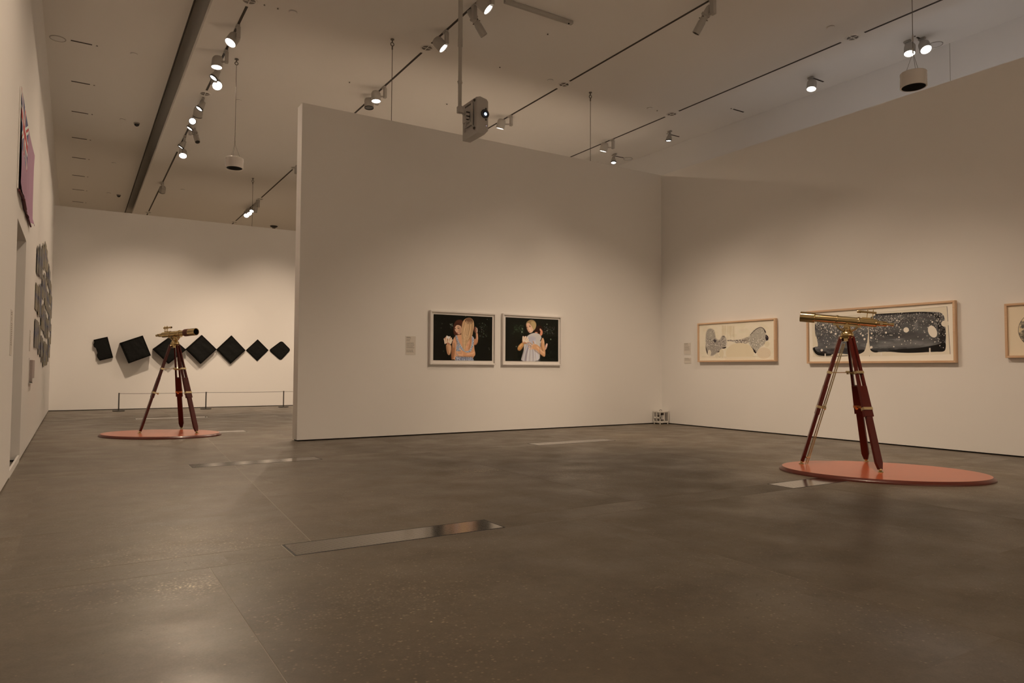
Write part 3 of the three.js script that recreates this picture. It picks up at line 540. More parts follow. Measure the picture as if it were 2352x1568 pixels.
function foliage(c, m, x0, x1, y0, y1) {
  for (let k = 0; k < 1500; k++) { const x = rr(x0, x1), y = rr(y0, y1), d = fbm(x / 180, y / 180, 3.3, 3); if (d < -0.05) continue; const g = 26 + d * 120; m.oval(x, y, rr(4, 16), rr(3, 10), `rgba(${g * 0.72 | 0},${g * 0.86 | 0},${g * 0.62 | 0},${rr(0.25, 0.6)})`, rr(0, 3)); }
}
const photo1 = canvas(1024, 772, (c, w, h) => {
  const m = mapper(c, w, h, 240, 1593, 285, 345, 1330, 1340);
  c.fillStyle = '#12110d'; c.fillRect(0, 0, w, h); foliage(c, m, 240, 1593, 290, 1340);
  for (let k = 0; k < 70; k++) m.oval(1280 + rr(-40, 190) * rnd() + rr(0, 120), 480 + rr(0, 330), rr(2, 9), rr(2, 9), `rgba(${rr(120, 190) | 0},${rr(130, 190) | 0},${rr(110, 160) | 0},${rr(0.2, 0.8)})`);
  for (let k = 0; k < 16; k++) m.oval(635 + rr(-30, 30), 555 + rr(-50, 50), rr(3, 9), rr(3, 11), 'rgba(165,175,150,0.7)');
  for (const [x, y] of [[1470, 398], [1525, 1085], [1515, 1050], [470, 1125], [1437, 758], [960, 328], [430, 500], [410, 600]]) m.oval(x, y, 8, 9, 'rgba(120,130,105,0.8)');
  // dark-haired person behind: hair, face
  m.blob([[690, 760], [680, 560], [720, 450], [800, 400], [900, 420], [900, 560], [870, 760], [760, 780]], '#4b2b1f');
  m.blob([[705, 600], [718, 550], [765, 515], [825, 525], [870, 580], [870, 720], [800, 750], [750, 700], [715, 650]], '#c79f82');
  m.soft([[780, 600], [870, 560], [870, 740], [800, 745]], 'rgba(150,100,75,0.5)', 10);
  m.blob([[700, 560], [730, 500], [800, 480], [870, 520], [880, 580], [840, 545], [780, 525], [730, 550], [705, 640]], '#43261b');
  m.blob([[705, 612], [740, 600], [738, 622], [708, 630]], '#4a2c20'); m.blob([[770, 602], [815, 586], [822, 606], [780, 614]], '#4a2c20');
  m.line([[765, 580], [790, 565], [815, 560]], '#5a3a2a', 7); m.line([[750, 610], [748, 660], [765, 680], [775, 675]], '#a8755a', 6);
  m.blob([[745, 705], [775, 695], [800, 712], [775, 725]], '#9a5548');
  // back and dress of the fair-haired person
  m.blob([[650, 1000], [680, 850], [730, 770], [860, 740], [1120, 770], [1180, 850], [1160, 1000], [1190, 1180], [1120, 1340], [640, 1340], [640, 1150]], '#c28f6c');
  m.blob([[720, 770], [765, 760], [800, 900], [900, 1060], [960, 1130], [1060, 1110], [1110, 960], [1105, 790], [1130, 775], [1165, 850], [1150, 960], [1130, 1120], [1080, 1165], [960, 1165], [860, 1140], [770, 1110], [740, 1060], [770, 960]], '#8d8e96');
  m.blob([[735, 1060], [880, 1080], [960, 1160], [1120, 1110], [1150, 1200], [1100, 1230], [900, 1240], [760, 1230]], '#85868f');
  m.poly([[740, 1240], [900, 1250], [1120, 1245], [1165, 1342], [725, 1342]], '#7c7d88');
  for (let k = 0; k < 900; k++) { const x = rr(715, 1170), y = rr(765, 1340); const d1 = inside([[720, 770], [765, 760], [800, 900], [900, 1060], [960, 1130], [1060, 1110], [1110, 960], [1105, 790], [1130, 775], [1165, 850], [1150, 960], [1130, 1120], [1080, 1165], [960, 1165], [860, 1140], [770, 1110], [740, 1060], [770, 960]], x, y) || inside([[740, 1240], [1120, 1245], [1165, 1342], [725, 1342]], x, y); if (d1) m.oval(x, y, rr(3, 8), rr(3, 8), rnd() < 0.55 ? 'rgba(215,210,215,0.75)' : 'rgba(78,84,112,0.7)'); }
  m.line([[950, 1235], [955, 1290], [960, 1340]], 'rgba(50,50,70,0.7)', 8); m.line([[865, 1260], [870, 1340]], 'rgba(60,65,90,0.5)', 8);
  // arm round the waist with fingers
  m.blob([[1130, 1000], [1180, 1100], [1200, 1200], [1160, 1255], [960, 1250], [900, 1240], [830, 1240], [780, 1190], [760, 1140], [850, 1120], [890, 1100], [960, 1160], [1100, 1150]], '#c08a65');
  m.line([[880, 1120], [850, 1085], [832, 1065]], '#c99a78', 26);
  for (const [a, b] of [[1135, 755], [1165, 762], [1195, 785], [1220, 810]]) m.line([[900, a + 20], [840, a + 5], [b, a]], '#cb9b78', 22);
  m.line([[890, 1150], [800, 1140]], 'rgba(100,55,35,0.6)', 5); m.line([[880, 1180], [795, 1172]], 'rgba(100,55,35,0.6)', 5);
  // raised forearm and hand on the left
  m.blob([[515, 960], [640, 970], [640, 1090], [620, 1190], [590, 1225], [550, 1190], [525, 1080]], '#b98a66');
  m.blob([[650, 980], [700, 900], [730, 1000], [715, 1200], [690, 1310], [640, 1330], [650, 1150]], '#9c6a4a');
  m.blob([[465, 860], [510, 790], [620, 800], [665, 870], [640, 980], [520, 970]], '#a8735a');
  for (const q of [[[500, 950], [490, 880], [480, 850]], [[530, 930], [525, 850], [540, 785]], [[570, 920], [580, 850], [610, 800]], [[600, 930], [615, 880], [640, 830]], [[620, 950], [640, 900], [658, 870]]]) m.line(q, '#dcb79c', 30);
  m.blob([[525, 790], [560, 780], [615, 800], [600, 840], [550, 850]], '#dcbfb4');
  // right forearm and hand in the hair
  m.blob([[1195, 700], [1245, 690], [1258, 820], [1250, 930], [1200, 990], [1150, 980], [1160, 850], [1210, 840]], '#b07a5a');
  m.blob([[1150, 590], [1200, 560], [1245, 620], [1240, 710], [1180, 710], [1150, 660]], '#8a5c48'); m.line([[1230, 690], [1235, 630], [1222, 600]], '#e0bda6', 18); m.line([[1180, 690], [1165, 640], [1175, 590]], '#3a2018', 20);
  for (const q of [[[535, 1010], [545, 1100], [585, 1200]], [[650, 1020], [655, 1120], [650, 1290]], [[800, 1245], [960, 1252], [1150, 1250]], [[1160, 990], [1205, 985], [1245, 930]], [[725, 800], [760, 900], [800, 1000]], [[1085, 800], [1085, 930], [1040, 1080]]]) { c.filter = 'blur(7px)'; m.line(q, 'rgba(95,52,32,0.40)', 26); c.filter = 'none'; }
  for (const q of [[[610, 1000], [620, 1080], [605, 1160]], [[1000, 1190], [1100, 1185], [1165, 1150]], [[1035, 850], [1030, 950]], [[690, 930], [695, 1040]], [[1235, 730], [1245, 850]]]) { c.filter = 'blur(7px)'; m.line(q, 'rgba(240,210,180,0.40)', 20); c.filter = 'none'; }
  // long fair hair
  m.blob([[860, 760], [870, 560], [900, 430], [980, 370], [1080, 360], [1150, 430], [1165, 560], [1140, 640], [1120, 790], [1050, 830], [1000, 920], [960, 1060], [960, 1165], [915, 1060], [885, 940]], '#b58e68');
  m.blob([[930, 420], [1000, 370], [1090, 370], [1140, 440], [1100, 520], [980, 510]], '#6f4f3a');
  for (let k = 0; k < 190; k++) { const a = rnd(), x = lerp(880, 1140, a), x2 = lerp(905, 1010, a) + rr(-20, 20); m.line([[lerp(950, 1120, a), 430 + rr(0, 90)], [x, 600], [lerp(880, 1090, a), 800], [x2, rr(820, 1130) - a * 120]], rnd() < 0.55 ? `rgba(222,190,150,${rr(0.15, 0.45)})` : `rgba(110,72,45,${rr(0.15, 0.5)})`, rr(2, 7)); }
  { const im = c.canvas; c.filter = 'blur(2px)'; c.drawImage(im, 0, 0); c.filter = 'none'; for (let k = 0; k < 9000; k++) { c.fillStyle = rnd() < 0.5 ? 'rgba(0,0,0,0.05)' : 'rgba(255,240,225,0.04)'; c.fillRect(rnd() * w, rnd() * h, rr(1, 4), rr(1, 4)); } }
}, [1.24, 1.33, 1.42]);
const photo2 = canvas(1024, 800, (c, w, h) => {
  const m = mapper(c, w, h, 216, 1489, 278, 345, 1332, 1338);
  c.fillStyle = '#14140f'; c.fillRect(0, 0, w, h); foliage(c, m, 216, 1489, 280, 1340);
  for (let k = 0; k < 80; k++) m.oval(rr(1130, 1390), rr(500, 690), rr(2, 9), rr(2, 10), `rgba(${rr(120, 190) | 0},${rr(125, 190) | 0},${rr(120, 170) | 0},${rr(0.2, 0.75)})`);
  for (let k = 0; k < 60; k++) m.oval(rr(390, 640), rr(470, 690), rr(6, 26), rr(5, 18), `rgba(60,78,50,${rr(0.15, 0.5)})`, rr(0, 3));
  for (const [x, y, r] of [[600, 635, 18], [1210, 600, 14], [1300, 810, 16], [465, 985, 12], [1205, 450, 14], [612, 560, 14]]) m.oval(x, y, r, r, 'rgba(140,150,120,0.75)');
  // dark hair of the person seen from behind
  m.blob([[880, 640], [930, 530], [1000, 470], [1080, 500], [1115, 600], [1100, 720], [1000, 700]], '#2b1710');
  // fair head and face
  m.blob([[690, 420], [760, 350], [850, 335], [930, 390], [950, 480], [910, 580], [860, 620], [790, 560], [700, 520]], '#8f7350');
  m.blob([[800, 380], [900, 380], [945, 460], [920, 570], [870, 600], [830, 500]], '#a68b62');
  m.blob([[695, 460], [730, 410], [800, 440], [850, 540], [880, 600], [840, 650], [780, 665], [745, 620], [715, 560]], '#caa184');
  m.blob([[770, 500], [800, 490], [806, 512], [780, 518]], '#3c241a'); m.blob([[705, 520], [728, 512], [730, 530], [710, 534]], '#3c241a'); m.line([[745, 500], [740, 560], [755, 590], [775, 585]], '#a87658', 7); m.blob([[755, 628], [785, 618], [800, 632], [775, 645]], '#a05a50'); m.line([[765, 480], [800, 468]], '#5b3a28', 6);
  // pale shirt back
  m.blob([[640, 960], [680, 780], [760, 700], [880, 650], [1000, 670], [1080, 740], [1050, 900], [1040, 1120], [1030, 1340], [560, 1345], [610, 1200], [650, 1050]], '#b3a8a0');
  for (let k = 0; k < 60; k++) { const x = rr(620, 1010); m.line([[lerp(840, x, 0.5), rr(800, 980)], [x, 1130], [x + (x - 830) * 0.2, 1340]], rnd() < 0.5 ? `rgba(122,110,122,${rr(0.1, 0.4)})` : `rgba(205,198,200,${rr(0.1, 0.35)})`, rr(6, 22)); }
  m.soft([[720, 760], [860, 720], [960, 800], [860, 900], [760, 880]], 'rgba(150,145,158,0.5)', 14); m.blob([[900, 640], [960, 630], [990, 660], [920, 665]], '#c08468');
  // hand at the neck and small hand on the right
  m.blob([[1030, 690], [1050, 600], [1035, 550], [1060, 560], [1105, 620], [1095, 700], [1060, 730], [1020, 700]], '#c07f62'); m.line([[1040, 600], [1035, 560]], '#d29a80', 18);
  m.blob([[1155, 960], [1200, 890], [1230, 930], [1200, 1030], [1160, 1080]], '#b48a78'); m.line([[1185, 980], [1215, 920]], '#d8b4a4', 16);
  // right upper arm and forearm over the back, fingers spread
  m.blob([[1050, 860], [1100, 750], [1140, 830], [1150, 960], [1170, 1110], [1165, 1220], [1120, 1230], [1030, 1150], [940, 1060], [860, 1050], [830, 980], [880, 920], [960, 930], [1060, 1020]], '#bc8c66');
  m.line([[1045, 850], [1095, 750]], '#120d0a', 16);
  for (const q of [[[880, 940], [885, 890], [868, 862]], [[850, 950], [810, 910], [780, 885]], [[840, 980], [790, 950], [750, 940]], [[845, 1010], [800, 1000], [760, 1000]], [[855, 1035], [810, 1040], [780, 1050]]]) m.line(q, '#c39a7a', 24);
  for (const q of [[[835, 930], [790, 895]], [[820, 965], [770, 945]], [[830, 995], [780, 990]], [[895, 910], [870, 870]]]) m.line(q, 'rgba(60,45,45,0.65)', 9);
  // left forearm and hand
  m.blob([[490, 1060], [510, 970], [590, 890], [640, 880], [650, 960], [590, 1060], [540, 1095]], '#b3824f');
  m.blob([[600, 850], [620, 740], [700, 740], [760, 820], [750, 890], [680, 930], [620, 910]], '#b98c6d');
  for (const q of [[[640, 860], [620, 790], [628, 745]], [[665, 850], [665, 790], [690, 745]], [[690, 865], [710, 810], [735, 770]], [[710, 880], [740, 840], [752, 815]], [[720, 900], [745, 880], [760, 860]]]) m.line(q, '#dbbda8', 28);
  for (const q of [[[505, 1070], [560, 1085], [620, 1000]], [[900, 1065], [1000, 1145], [1130, 1225]], [[1060, 900], [1065, 980], [1100, 1080]], [[700, 470], [705, 540], [750, 640]], [[640, 905], [700, 920], [750, 880]]]) { c.filter = 'blur(7px)'; m.line(q, 'rgba(95,52,30,0.45)', 24); c.filter = 'none'; }
  for (const q of [[[545, 990], [600, 930]], [[960, 990], [1050, 1070], [1140, 1140]], [[1110, 800], [1125, 900]], [[780, 540], [800, 600]]]) { c.filter = 'blur(7px)'; m.line(q, 'rgba(240,212,184,0.40)', 20); c.filter = 'none'; }
  m.line([[1035, 900], [1030, 1100], [1035, 1330]], 'rgba(90,80,90,0.5)', 10); m.line([[640, 1000], [610, 1180], [575, 1330]], 'rgba(90,82,95,0.45)', 12);
  { const im = c.canvas; c.filter = 'blur(2px)'; c.drawImage(im, 0, 0); c.filter = 'none'; for (let k = 0; k < 9000; k++) { c.fillStyle = rnd() < 0.5 ? 'rgba(0,0,0,0.05)' : 'rgba(255,240,225,0.04)'; c.fillRect(rnd() * w, rnd() * h, rr(1, 4), rr(1, 4)); } }
}, [1.24, 1.33, 1.42]);
const photoFrame = (x0, x1, y0, y1, tex, label) => {
  const w = x1 - x0, h = y1 - y0;
  framed({ w, h, rail: 0.026, depth: 0.055, mat: M.frameWhite, label, pos: [(x0 + x1) / 2, (y0 + y1) / 2, ZP], turn: 0, art: { size: [w - 0.118, h - 0.124, 0, 0.004], mats: printMats(tex) } });
};
photoFrame(4.580, 5.737, 1.066, 1.893, photo1, 'white-framed photograph of a long-haired person hugged from behind, patterned dress');
photoFrame(5.868, 7.038, 1.066, 1.902, photo2, 'white-framed photograph of two people hugging, pale shirt seen from behind');

// pale timber for the drawing frames
const oak = std([1, 1, 1], 0.55, 0, { map: canvas(512, 512, (c, w, h) => { c.fillStyle = '#dfbf9e'; c.fillRect(0, 0, w, h); for (let k = 0; k < 700; k++) { c.strokeStyle = rnd() < 0.5 ? `rgba(178,134,98,${rr(0.05, 0.2)})` : `rgba(228,195,160,${rr(0.05, 0.2)})`; c.lineWidth = rr(0.5, 2); const y = rnd() * h; c.beginPath(); c.moveTo(0, y); c.bezierCurveTo(w / 3, y + rr(-4, 4), w / 1.5, y + rr(-4, 4), w, y + rr(-3, 3)); c.stroke(); } }) });
const ink1 = canvas(1280, 600, (c, w, h) => {
  const m = mapper(c, w, h, 165, 2045, 300, 150, 1205, 1180);
  c.fillStyle = '#e3d8c2'; c.fillRect(0, 0, w, h);
  for (let k = 0; k < 260; k++) m.oval(rr(200, 2000), rr(240, 1150), rr(20, 120), rr(15, 70), `rgba(${rr(200, 225) | 0},${rr(185, 200) | 0},${rr(150, 170) | 0},0.05)`);
  for (let k = 0; k < 40; k++) { const x = rr(780, 1120); m.line([[x, rr(290, 330)], [x + rr(-8, 8), rr(420, 660)]], 'rgba(190,165,125,0.15)', rr(6, 24)); }
  m.line([[1080, 330], [1082, 760]], 'rgba(120,105,80,0.35)', 3); m.line([[235, 1110], [800, 1118], [1300, 1105], [1950, 1085]], 'rgba(120,105,85,0.45)', 4); m.line([[1740, 1095], [1830, 1106], [1920, 1088]], 'rgba(80,65,50,0.7)', 7); m.line([[690, 1110], [790, 1120]], 'rgba(90,75,60,0.6)', 6);
  const left = [[345, 640], [350, 500], [400, 400], [470, 385], [560, 410], [595, 520], [610, 650], [720, 690], [770, 580], [815, 560], [870, 600], [890, 680], [905, 830], [780, 880], [720, 960], [620, 1020], [540, 1080], [480, 1085], [400, 1060], [350, 950], [335, 780]];
  m.soft(left, 'rgba(120,115,110,0.65)', 8); m.soft([[380, 430], [540, 430], [560, 650], [420, 700]], 'rgba(175,170,155,0.6)', 12);
  const mid = [[900, 670], [1080, 690], [1300, 650], [1450, 570], [1480, 700], [1400, 760], [1260, 810], [1140, 760], [1080, 710], [900, 700]];
  m.soft(mid, 'rgba(120,110,100,0.55)', 5);
  const right = [[1440, 620], [1510, 490], [1610, 380], [1730, 335], [1820, 380], [1850, 480], [1850, 560], [1910, 600], [1900, 700], [1830, 740], [1800, 800], [1700, 860], [1640, 1010], [1580, 960], [1500, 850], [1450, 760]];
  m.soft(right, 'rgba(140,136,128,0.62)', 8);
  m.line([[1490, 540], [1560, 450], [1640, 375], [1730, 335], [1800, 370], [1845, 460]], 'rgba(40,32,32,0.85)', 14); m.blob([[1800, 370], [1850, 450], [1850, 500], [1825, 470]], '#2a2224'); m.blob([[1850, 520], [1890, 560], [1915, 610], [1895, 695], [1850, 690], [1835, 600]], '#332b30');
  m.blob([[1490, 840], [1540, 870], [1580, 930], [1635, 980], [1610, 1030], [1560, 970]], '#2b2222'); m.blob([[770, 590], [815, 562], [870, 600], [815, 585]], '#4a4245'); m.blob([[760, 880], [900, 840], [870, 890], [800, 900]], '#2c2222'); m.blob([[340, 820], [365, 900], [395, 1000], [395, 1070], [360, 990], [340, 900]], '#4a4038'); m.blob([[560, 650], [640, 690], [600, 760], [545, 700]], '#4a4448'); m.blob([[630, 980], [720, 950], [690, 1000]], '#5a5048');
  for (let k = 0; k < 900; k++) { const x = rr(340, 1920), y = rr(380, 1050); if (!(inside(left, x, y) || inside(right, x, y) || inside(mid, x, y))) continue; const s = Math.abs(y - 740) < 90 ? 1.6 : 1; m.oval(x, y, rr(3, 8) * s, rr(3, 8) * s, rnd() < 0.62 ? 'rgba(235,228,214,0.85)' : 'rgba(60,52,56,0.6)'); }
  for (let k = 0; k < 70; k++) m.oval(rr(930, 1400), 685 + rr(-14, 14), rr(3, 9), rr(3, 8), 'rgba(70,60,58,0.7)');
  m.oval(440, 1010, 45, 85, '#d8cdb8'); m.oval(1872, 775, 56, 74, '#d8ccb2'); m.oval(1220, 1010, 345, 260, '#dccdb0'); m.oval(1800, 1010, 160, 140, '#d8c8ae'); m.oval(640, 1080, 48, 60, '#d8ccb4'); m.oval(760, 1020, 60, 110, '#d9ccb0');
  c.save(); c.restore();
  m.poly([[850, 1116], [1600, 1100], [1620, 1190], [850, 1205]], '#e0d3ba');
}, [1.10, 1.13, 1.17]);
const ink2 = canvas(2048, 700, (c, w, h) => {
  const m = mapper(c, w, h, 85, 2135, 192, 62, 878, 862);
  c.fillStyle = '#e6dccb'; c.fillRect(0, 0, w, h);
  // torn paper sheet
  m.poly([[130, 285], [700, 235], [1400, 175], [2060, 108], [2075, 400], [2088, 775], [1600, 795], [1030, 800], [600, 810], [145, 815], [148, 660], [135, 450]], '#ddd2bc');
  m.line([[130, 288], [700, 228], [1400, 165], [2062, 112]], 'rgba(110,100,85,0.5)', 3); m.line([[2062, 112], [2076, 420], [2090, 775]], 'rgba(30,28,26,0.8)', 5); m.line([[146, 680], [147, 815], [500, 808]], 'rgba(20,20,20,0.9)', 4); m.line([[500, 806], [700, 795]], 'rgba(20,20,20,0.9)', 9); m.line([[1028, 380], [1030, 802]], 'rgba(40,38,36,0.8)', 5);
  const L = [[190, 290], [600, 262], [1000, 290], [1020, 430], [1000, 600], [985, 700], [950, 720], [850, 770], [700, 780], [540, 755], [460, 780], [250, 795], [190, 740], [150, 690], [190, 665], [240, 670], [220, 560], [190, 450]];
  const Rr = [[1010, 262], [1140, 215], [1500, 190], [1900, 180], [2030, 205], [2040, 420], [2045, 560], [2025, 740], [1800, 745], [1500, 760], [1300, 735], [1100, 750], [1035, 700], [1030, 500]];
  const wash = (poly, base) => { c.save(); m.clip(poly); const [x0, y0] = m.P(85, 60), [x1, y1] = [w, h]; c.fillStyle = base; c.fillRect(0, 0, w, h); for (let k = 0; k < 700; k++) { const x = rr(130, 2060), y = rr(170, 800), d = fbm(x / 230, y / 90, 8.1, 4) + (y > 560 && y < 690 ? 0.25 : 0) - (y > 700 ? 0.5 : 0); const g = clamp(88 + d * 130, 26, 170); m.oval(x, y, rr(25, 90), rr(8, 26), `rgba(${g | 0},${(g * 0.99) | 0},${(g * 0.98) | 0},0.22)`); } c.restore(); };
  wash(L, '#5b5b5c'); wash(Rr, '#555455');
  // dark pools along the foot and the right border
  m.blob([[145, 690], [175, 668], [190, 720], [250, 755], [350, 770], [460, 775], [450, 800], [250, 800], [190, 770], [160, 730]], '#1c1b1a'); m.blob([[850, 715], [960, 705], [960, 735], [880, 775], [850, 770]], '#1e1c1b'); m.blob([[1035, 690], [1080, 720], [1180, 740], [1110, 755], [1050, 730]], '#242322');
  m.blob([[1220, 745], [1400, 705], [1700, 690], [1880, 655], [1960, 635], [2040, 600], [2040, 690], [2020, 745], [1900, 740], [1700, 755], [1500, 758], [1370, 735]], '#201e1d');
  m.blob([[1900, 185], [1960, 230], [1985, 330], [2040, 400], [2042, 600], [1960, 640], [1950, 420], [1930, 260]], '#2c2a2b'); m.line([[1130, 215], [1400, 205], [1700, 190], [1860, 196], [1935, 250]], 'rgba(36,34,36,0.9)', 22); m.line([[195, 300], [185, 430], [200, 520]], 'rgba(60,52,48,0.8)', 8);
  m.soft([[1640, 320], [1700, 300], [1690, 440], [1660, 460]], 'rgba(150,148,145,0.6)', 14); m.soft([[1060, 640], [1500, 590], [1900, 580], [1900, 640], [1300, 690]], 'rgba(130,128,125,0.55)', 16); m.soft([[480, 600], [640, 590], [620, 760], [520, 740]], 'rgba(160,156,150,0.4)', 16);
  m.blob([[985, 640], [1015, 560], [1028, 600], [1028, 700], [1060, 740], [1100, 760], [1030, 800], [880, 795], [960, 735]], '#d8cdb9'); m.blob([[540, 760], [600, 760], [660, 790], [560, 800]], '#d8cdb9');
  // stars: dense pale cloud along the diagonal band, then scattered ones
  const cloud = 'rgba(226,218,205,';
  for (let k = 0; k < 7000; k++) {
    const x = rr(180, 2040), y = rr(190, 720); if (!inside(x < 1022 ? L : Rr, x, y)) continue;
    const yc = x < 1022 ? 330 + 60 * Math.sin((x - 200) / 260) : 330 - (x - 1022) * 0.19 + 60 * (1 - (x - 1022) / 900);
    const d = Math.abs(y - yc) / (x > 1900 ? 400 : 130), p = Math.exp(-d * d * 1.4); if (rnd() > p * (x > 1500 && x < 1900 ? 0.35 : 0.9)) continue;
    const r = rnd(); m.oval(x, y, r < 0.85 ? rr(1.5, 4.5) : rr(5, 8.5), r < 0.85 ? rr(1.5, 4.5) : rr(5, 8.5), cloud + rr(0.55, 0.95) + ')');
  }
  for (let k = 0; k < 170; k++) { const x = rr(240, 1880), y = rr(300, 640); if (!inside(x < 1022 ? L : Rr, x, y)) continue; const r = rr(3, 8); m.oval(x, y, r, r, cloud + rr(0.5, 0.95) + ')'); }
  for (const [x, y, r] of [[322, 358, 15], [455, 462, 14], [522, 484, 17], [460, 368, 12], [295, 717, 19], [935, 508, 14], [960, 560, 15], [905, 485, 12], [1055, 540, 15], [1058, 676, 18], [1268, 470, 14], [1065, 480, 13], [1880, 325, 12], [1445, 535, 11], [1372, 668, 9], [373, 670, 10], [850, 598, 9]]) m.oval(x, y, r, r, '#e4dacb');
  m.oval(1542, 433, 36, 36, '#e3d9c8'); m.oval(1880, 460, 52, 84, '#e3d9c8', -0.42); m.oval(2035, 350, 46, 42, '#ddd2bf'); m.oval(580, 610, 22, 42, '#e3d9c8');
  for (const [x, a, b] of [[350, 765, 812], [1197, 745, 800], [1842, 688, 790]]) m.poly([[x - 9, a], [x + 9, a], [x + 9, b], [x - 9, b]], '#e2d8ca');
}, [1.10, 1.13, 1.17]);
const ink3 = canvas(640, 620, (c, w, h) => {
  c.fillStyle = '#e2d2b6'; c.fillRect(0, 0, w, h); const cx = w * 0.53, cy = h * 0.5, R = w * 0.37;
  c.save(); c.beginPath(); c.arc(cx, cy, R, 0, 7); c.clip(); c.fillStyle = '#d8c8a6'; c.fillRect(0, 0, w, h);
  for (let k = 0; k < 2600; k++) { const a = rnd() * 7, q = Math.sqrt(rnd()) * R, x = cx + Math.cos(a) * q, y = cy + Math.sin(a) * q, d = fbm(x / 90, y / 90, 5.5, 4); if (d < -0.02) continue; const g = 100 - d * 120; c.fillStyle = `rgba(${g | 0},${(g * 0.96) | 0},${(g * 0.9) | 0},0.3)`; c.beginPath(); c.ellipse(x, y, rr(4, 18), rr(4, 14), rr(0, 3), 0, 7); c.fill(); }
  c.restore(); c.strokeStyle = 'rgba(60,50,44,0.8)'; c.lineWidth = 4; c.beginPath(); c.arc(cx, cy, R, 0, 7); c.stroke();
}, [1.10, 1.13, 1.17]);
const drawing = (z0, z1, y0, y1, tex, rail, label) => {
  const w = Math.abs(z1 - z0), h = y1 - y0;
  framed({ w, h, rail, depth: 0.06, mat: oak, label, name: 'framed_drawing', pos: [XR, (y0 + y1) / 2, (z0 + z1) / 2], turn: -Math.PI / 2, art: { size: [w - 2 * rail - 0.004, h - 2 * rail - 0.004, 0, 0], mats: printMats(tex) } });
};
drawing(-8.80, -7.175, 1.140, 1.823, ink1, 0.026, 'wood-framed pale ink drawing of two joined shapes, next to the room corner');
drawing(-6.62, -4.515, 1.106, 1.890, ink2, 0.028, 'largest wood-framed ink drawing, dark night sky full of white dots');
drawing(-3.965, -3.25, 1.160, 1.800, ink3, 0.026, 'wood-framed drawing of a grey moon-like disc, next to the dark starry one');

// ------------------------------------------------------------------ black wall boxes
const crust = std([0.006, 0.006, 0.005], 0.6, 0, { specularIntensity: 0.35, bumpMap: dataTex(256, (u, v) => { const q = 128 + 200 * fbm(u * 9, v * 9, 2.2, 4); return [clamp(q, 0, 255), clamp(q, 0, 255), clamp(q, 0, 255)]; }, false), bumpScale: 0.006 });
function wallBox(pts, depth, label, round = 0) {
  const cx = pts.reduce((q, p) => q + p[0], 0) / pts.length, cy = pts.reduce((q, p) => q + p[1], 0) / pts.length;
  const t = thing('black_wall_box', label, 'box', [cx, cy, ZF], 'row of black boxes on the far wall');
  const loc = pts.map(([x, y]) => [x - cx, y - cy]); const sh = new THREE.Shape();
  if (round) { const n = loc.length; for (let i = 0; i < n; i++) { const a = loc[i], p = loc[(i + n - 1) % n], q = loc[(i + 1) % n]; const dp = V(p[0] - a[0], p[1] - a[1], 0).normalize().multiplyScalar(round), dq = V(q[0] - a[0], q[1] - a[1], 0).normalize().multiplyScalar(round); i ? sh.lineTo(a[0] + dp.x, a[1] + dp.y) : sh.moveTo(a[0] + dp.x, a[1] + dp.y); sh.quadraticCurveTo(a[0], a[1], a[0] + dq.x, a[1] + dq.y); } sh.closePath(); }
  else { loc.forEach((a, i) => i ? sh.lineTo(...a) : sh.moveTo(...a)); sh.closePath(); }
  part('body', new THREE.ExtrudeGeometry(sh, { depth: depth - 0.006, bevelEnabled: true, bevelSize: 0.004, bevelOffset: -0.004, bevelThickness: 0.003, bevelSegments: 1 }).translate(0, 0, 0.003), M.black, t);
  // crusted relief on the face: low mounds
  const n = 26, pos = [], idx = [], uv = [], ok = [];
  const xs = loc.map(p => p[0]), ys = loc.map(p => p[1]), x0 = Math.min(...xs), x1 = Math.max(...xs), y0 = Math.min(...ys), y1 = Math.max(...ys);
  for (let j = 0; j <= n; j++) for (let i = 0; i <= n; i++) { const x = lerp(x0, x1, i / n), y = lerp(y0, y1, j / n); ok.push(inside(loc.map(p => [p[0] * 0.95, p[1] * 0.95]), x, y)); pos.push(x, y, depth + 0.001 + 0.010 * clamp(0.2 + fbm(x * 6 + cx, y * 6, 1.1, 3))); uv.push(i / n, j / n); }
  for (let j = 0; j < n; j++) for (let i = 0; i < n; i++) { const a = j * (n + 1) + i; if (ok[a] && ok[a + 1] && ok[a + n + 1] && ok[a + n + 2]) idx.push(a, a + 1, a + n + 1, a + 1, a + n + 2, a + n + 1); }
  const g = new THREE.BufferGeometry(); g.setAttribute('position', new THREE.Float32BufferAttribute(pos, 3)); g.setAttribute('uv', new THREE.Float32BufferAttribute(uv, 2)); g.setIndex(idx); g.computeVertexNormals();
  part('crusted_face', g, crust, t);
}
wallBox([[0.646, 1.716], [0.773, 1.228], [0.505, 1.153], [0.451, 1.234], [0.441, 1.284], [0.455, 1.335], [0.434, 1.395], [0.42, 1.446], [0.38, 1.475], [0.368, 1.526], [0.384, 1.577], [0.371, 1.637]].reverse(), 0.10, 'black wall box with a broken ragged side');
wallBox([[0.896, 1.572], [1.361, 1.758], [1.546, 1.286], [1.095, 1.096]].reverse(), 0.35, 'deepest black wall box, tilted, throwing the longest shadow');
wallBox([[1.6, 1.446], [1.972, 1.76], [2.327, 1.438], [1.948, 1.093]].reverse(), 0.22, 'black diamond wall box right behind the far telescope');
wallBox([[2.334, 1.461], [2.684, 1.815], [3.035, 1.464], [2.678, 1.099]].reverse(), 0.155, 'black diamond wall box between the telescope and its shallower neighbours');
wallBox([[3.048, 1.466], [3.394, 1.828], [3.741, 1.456], [3.387, 1.105]].reverse(), 0.075, 'shallow large black diamond next to the small flat one');
wallBox([[3.762, 1.458], [4.049, 1.747], [4.33, 1.468], [4.049, 1.179]].reverse(), 0.02, 'small flat black diamond with sharp corners');
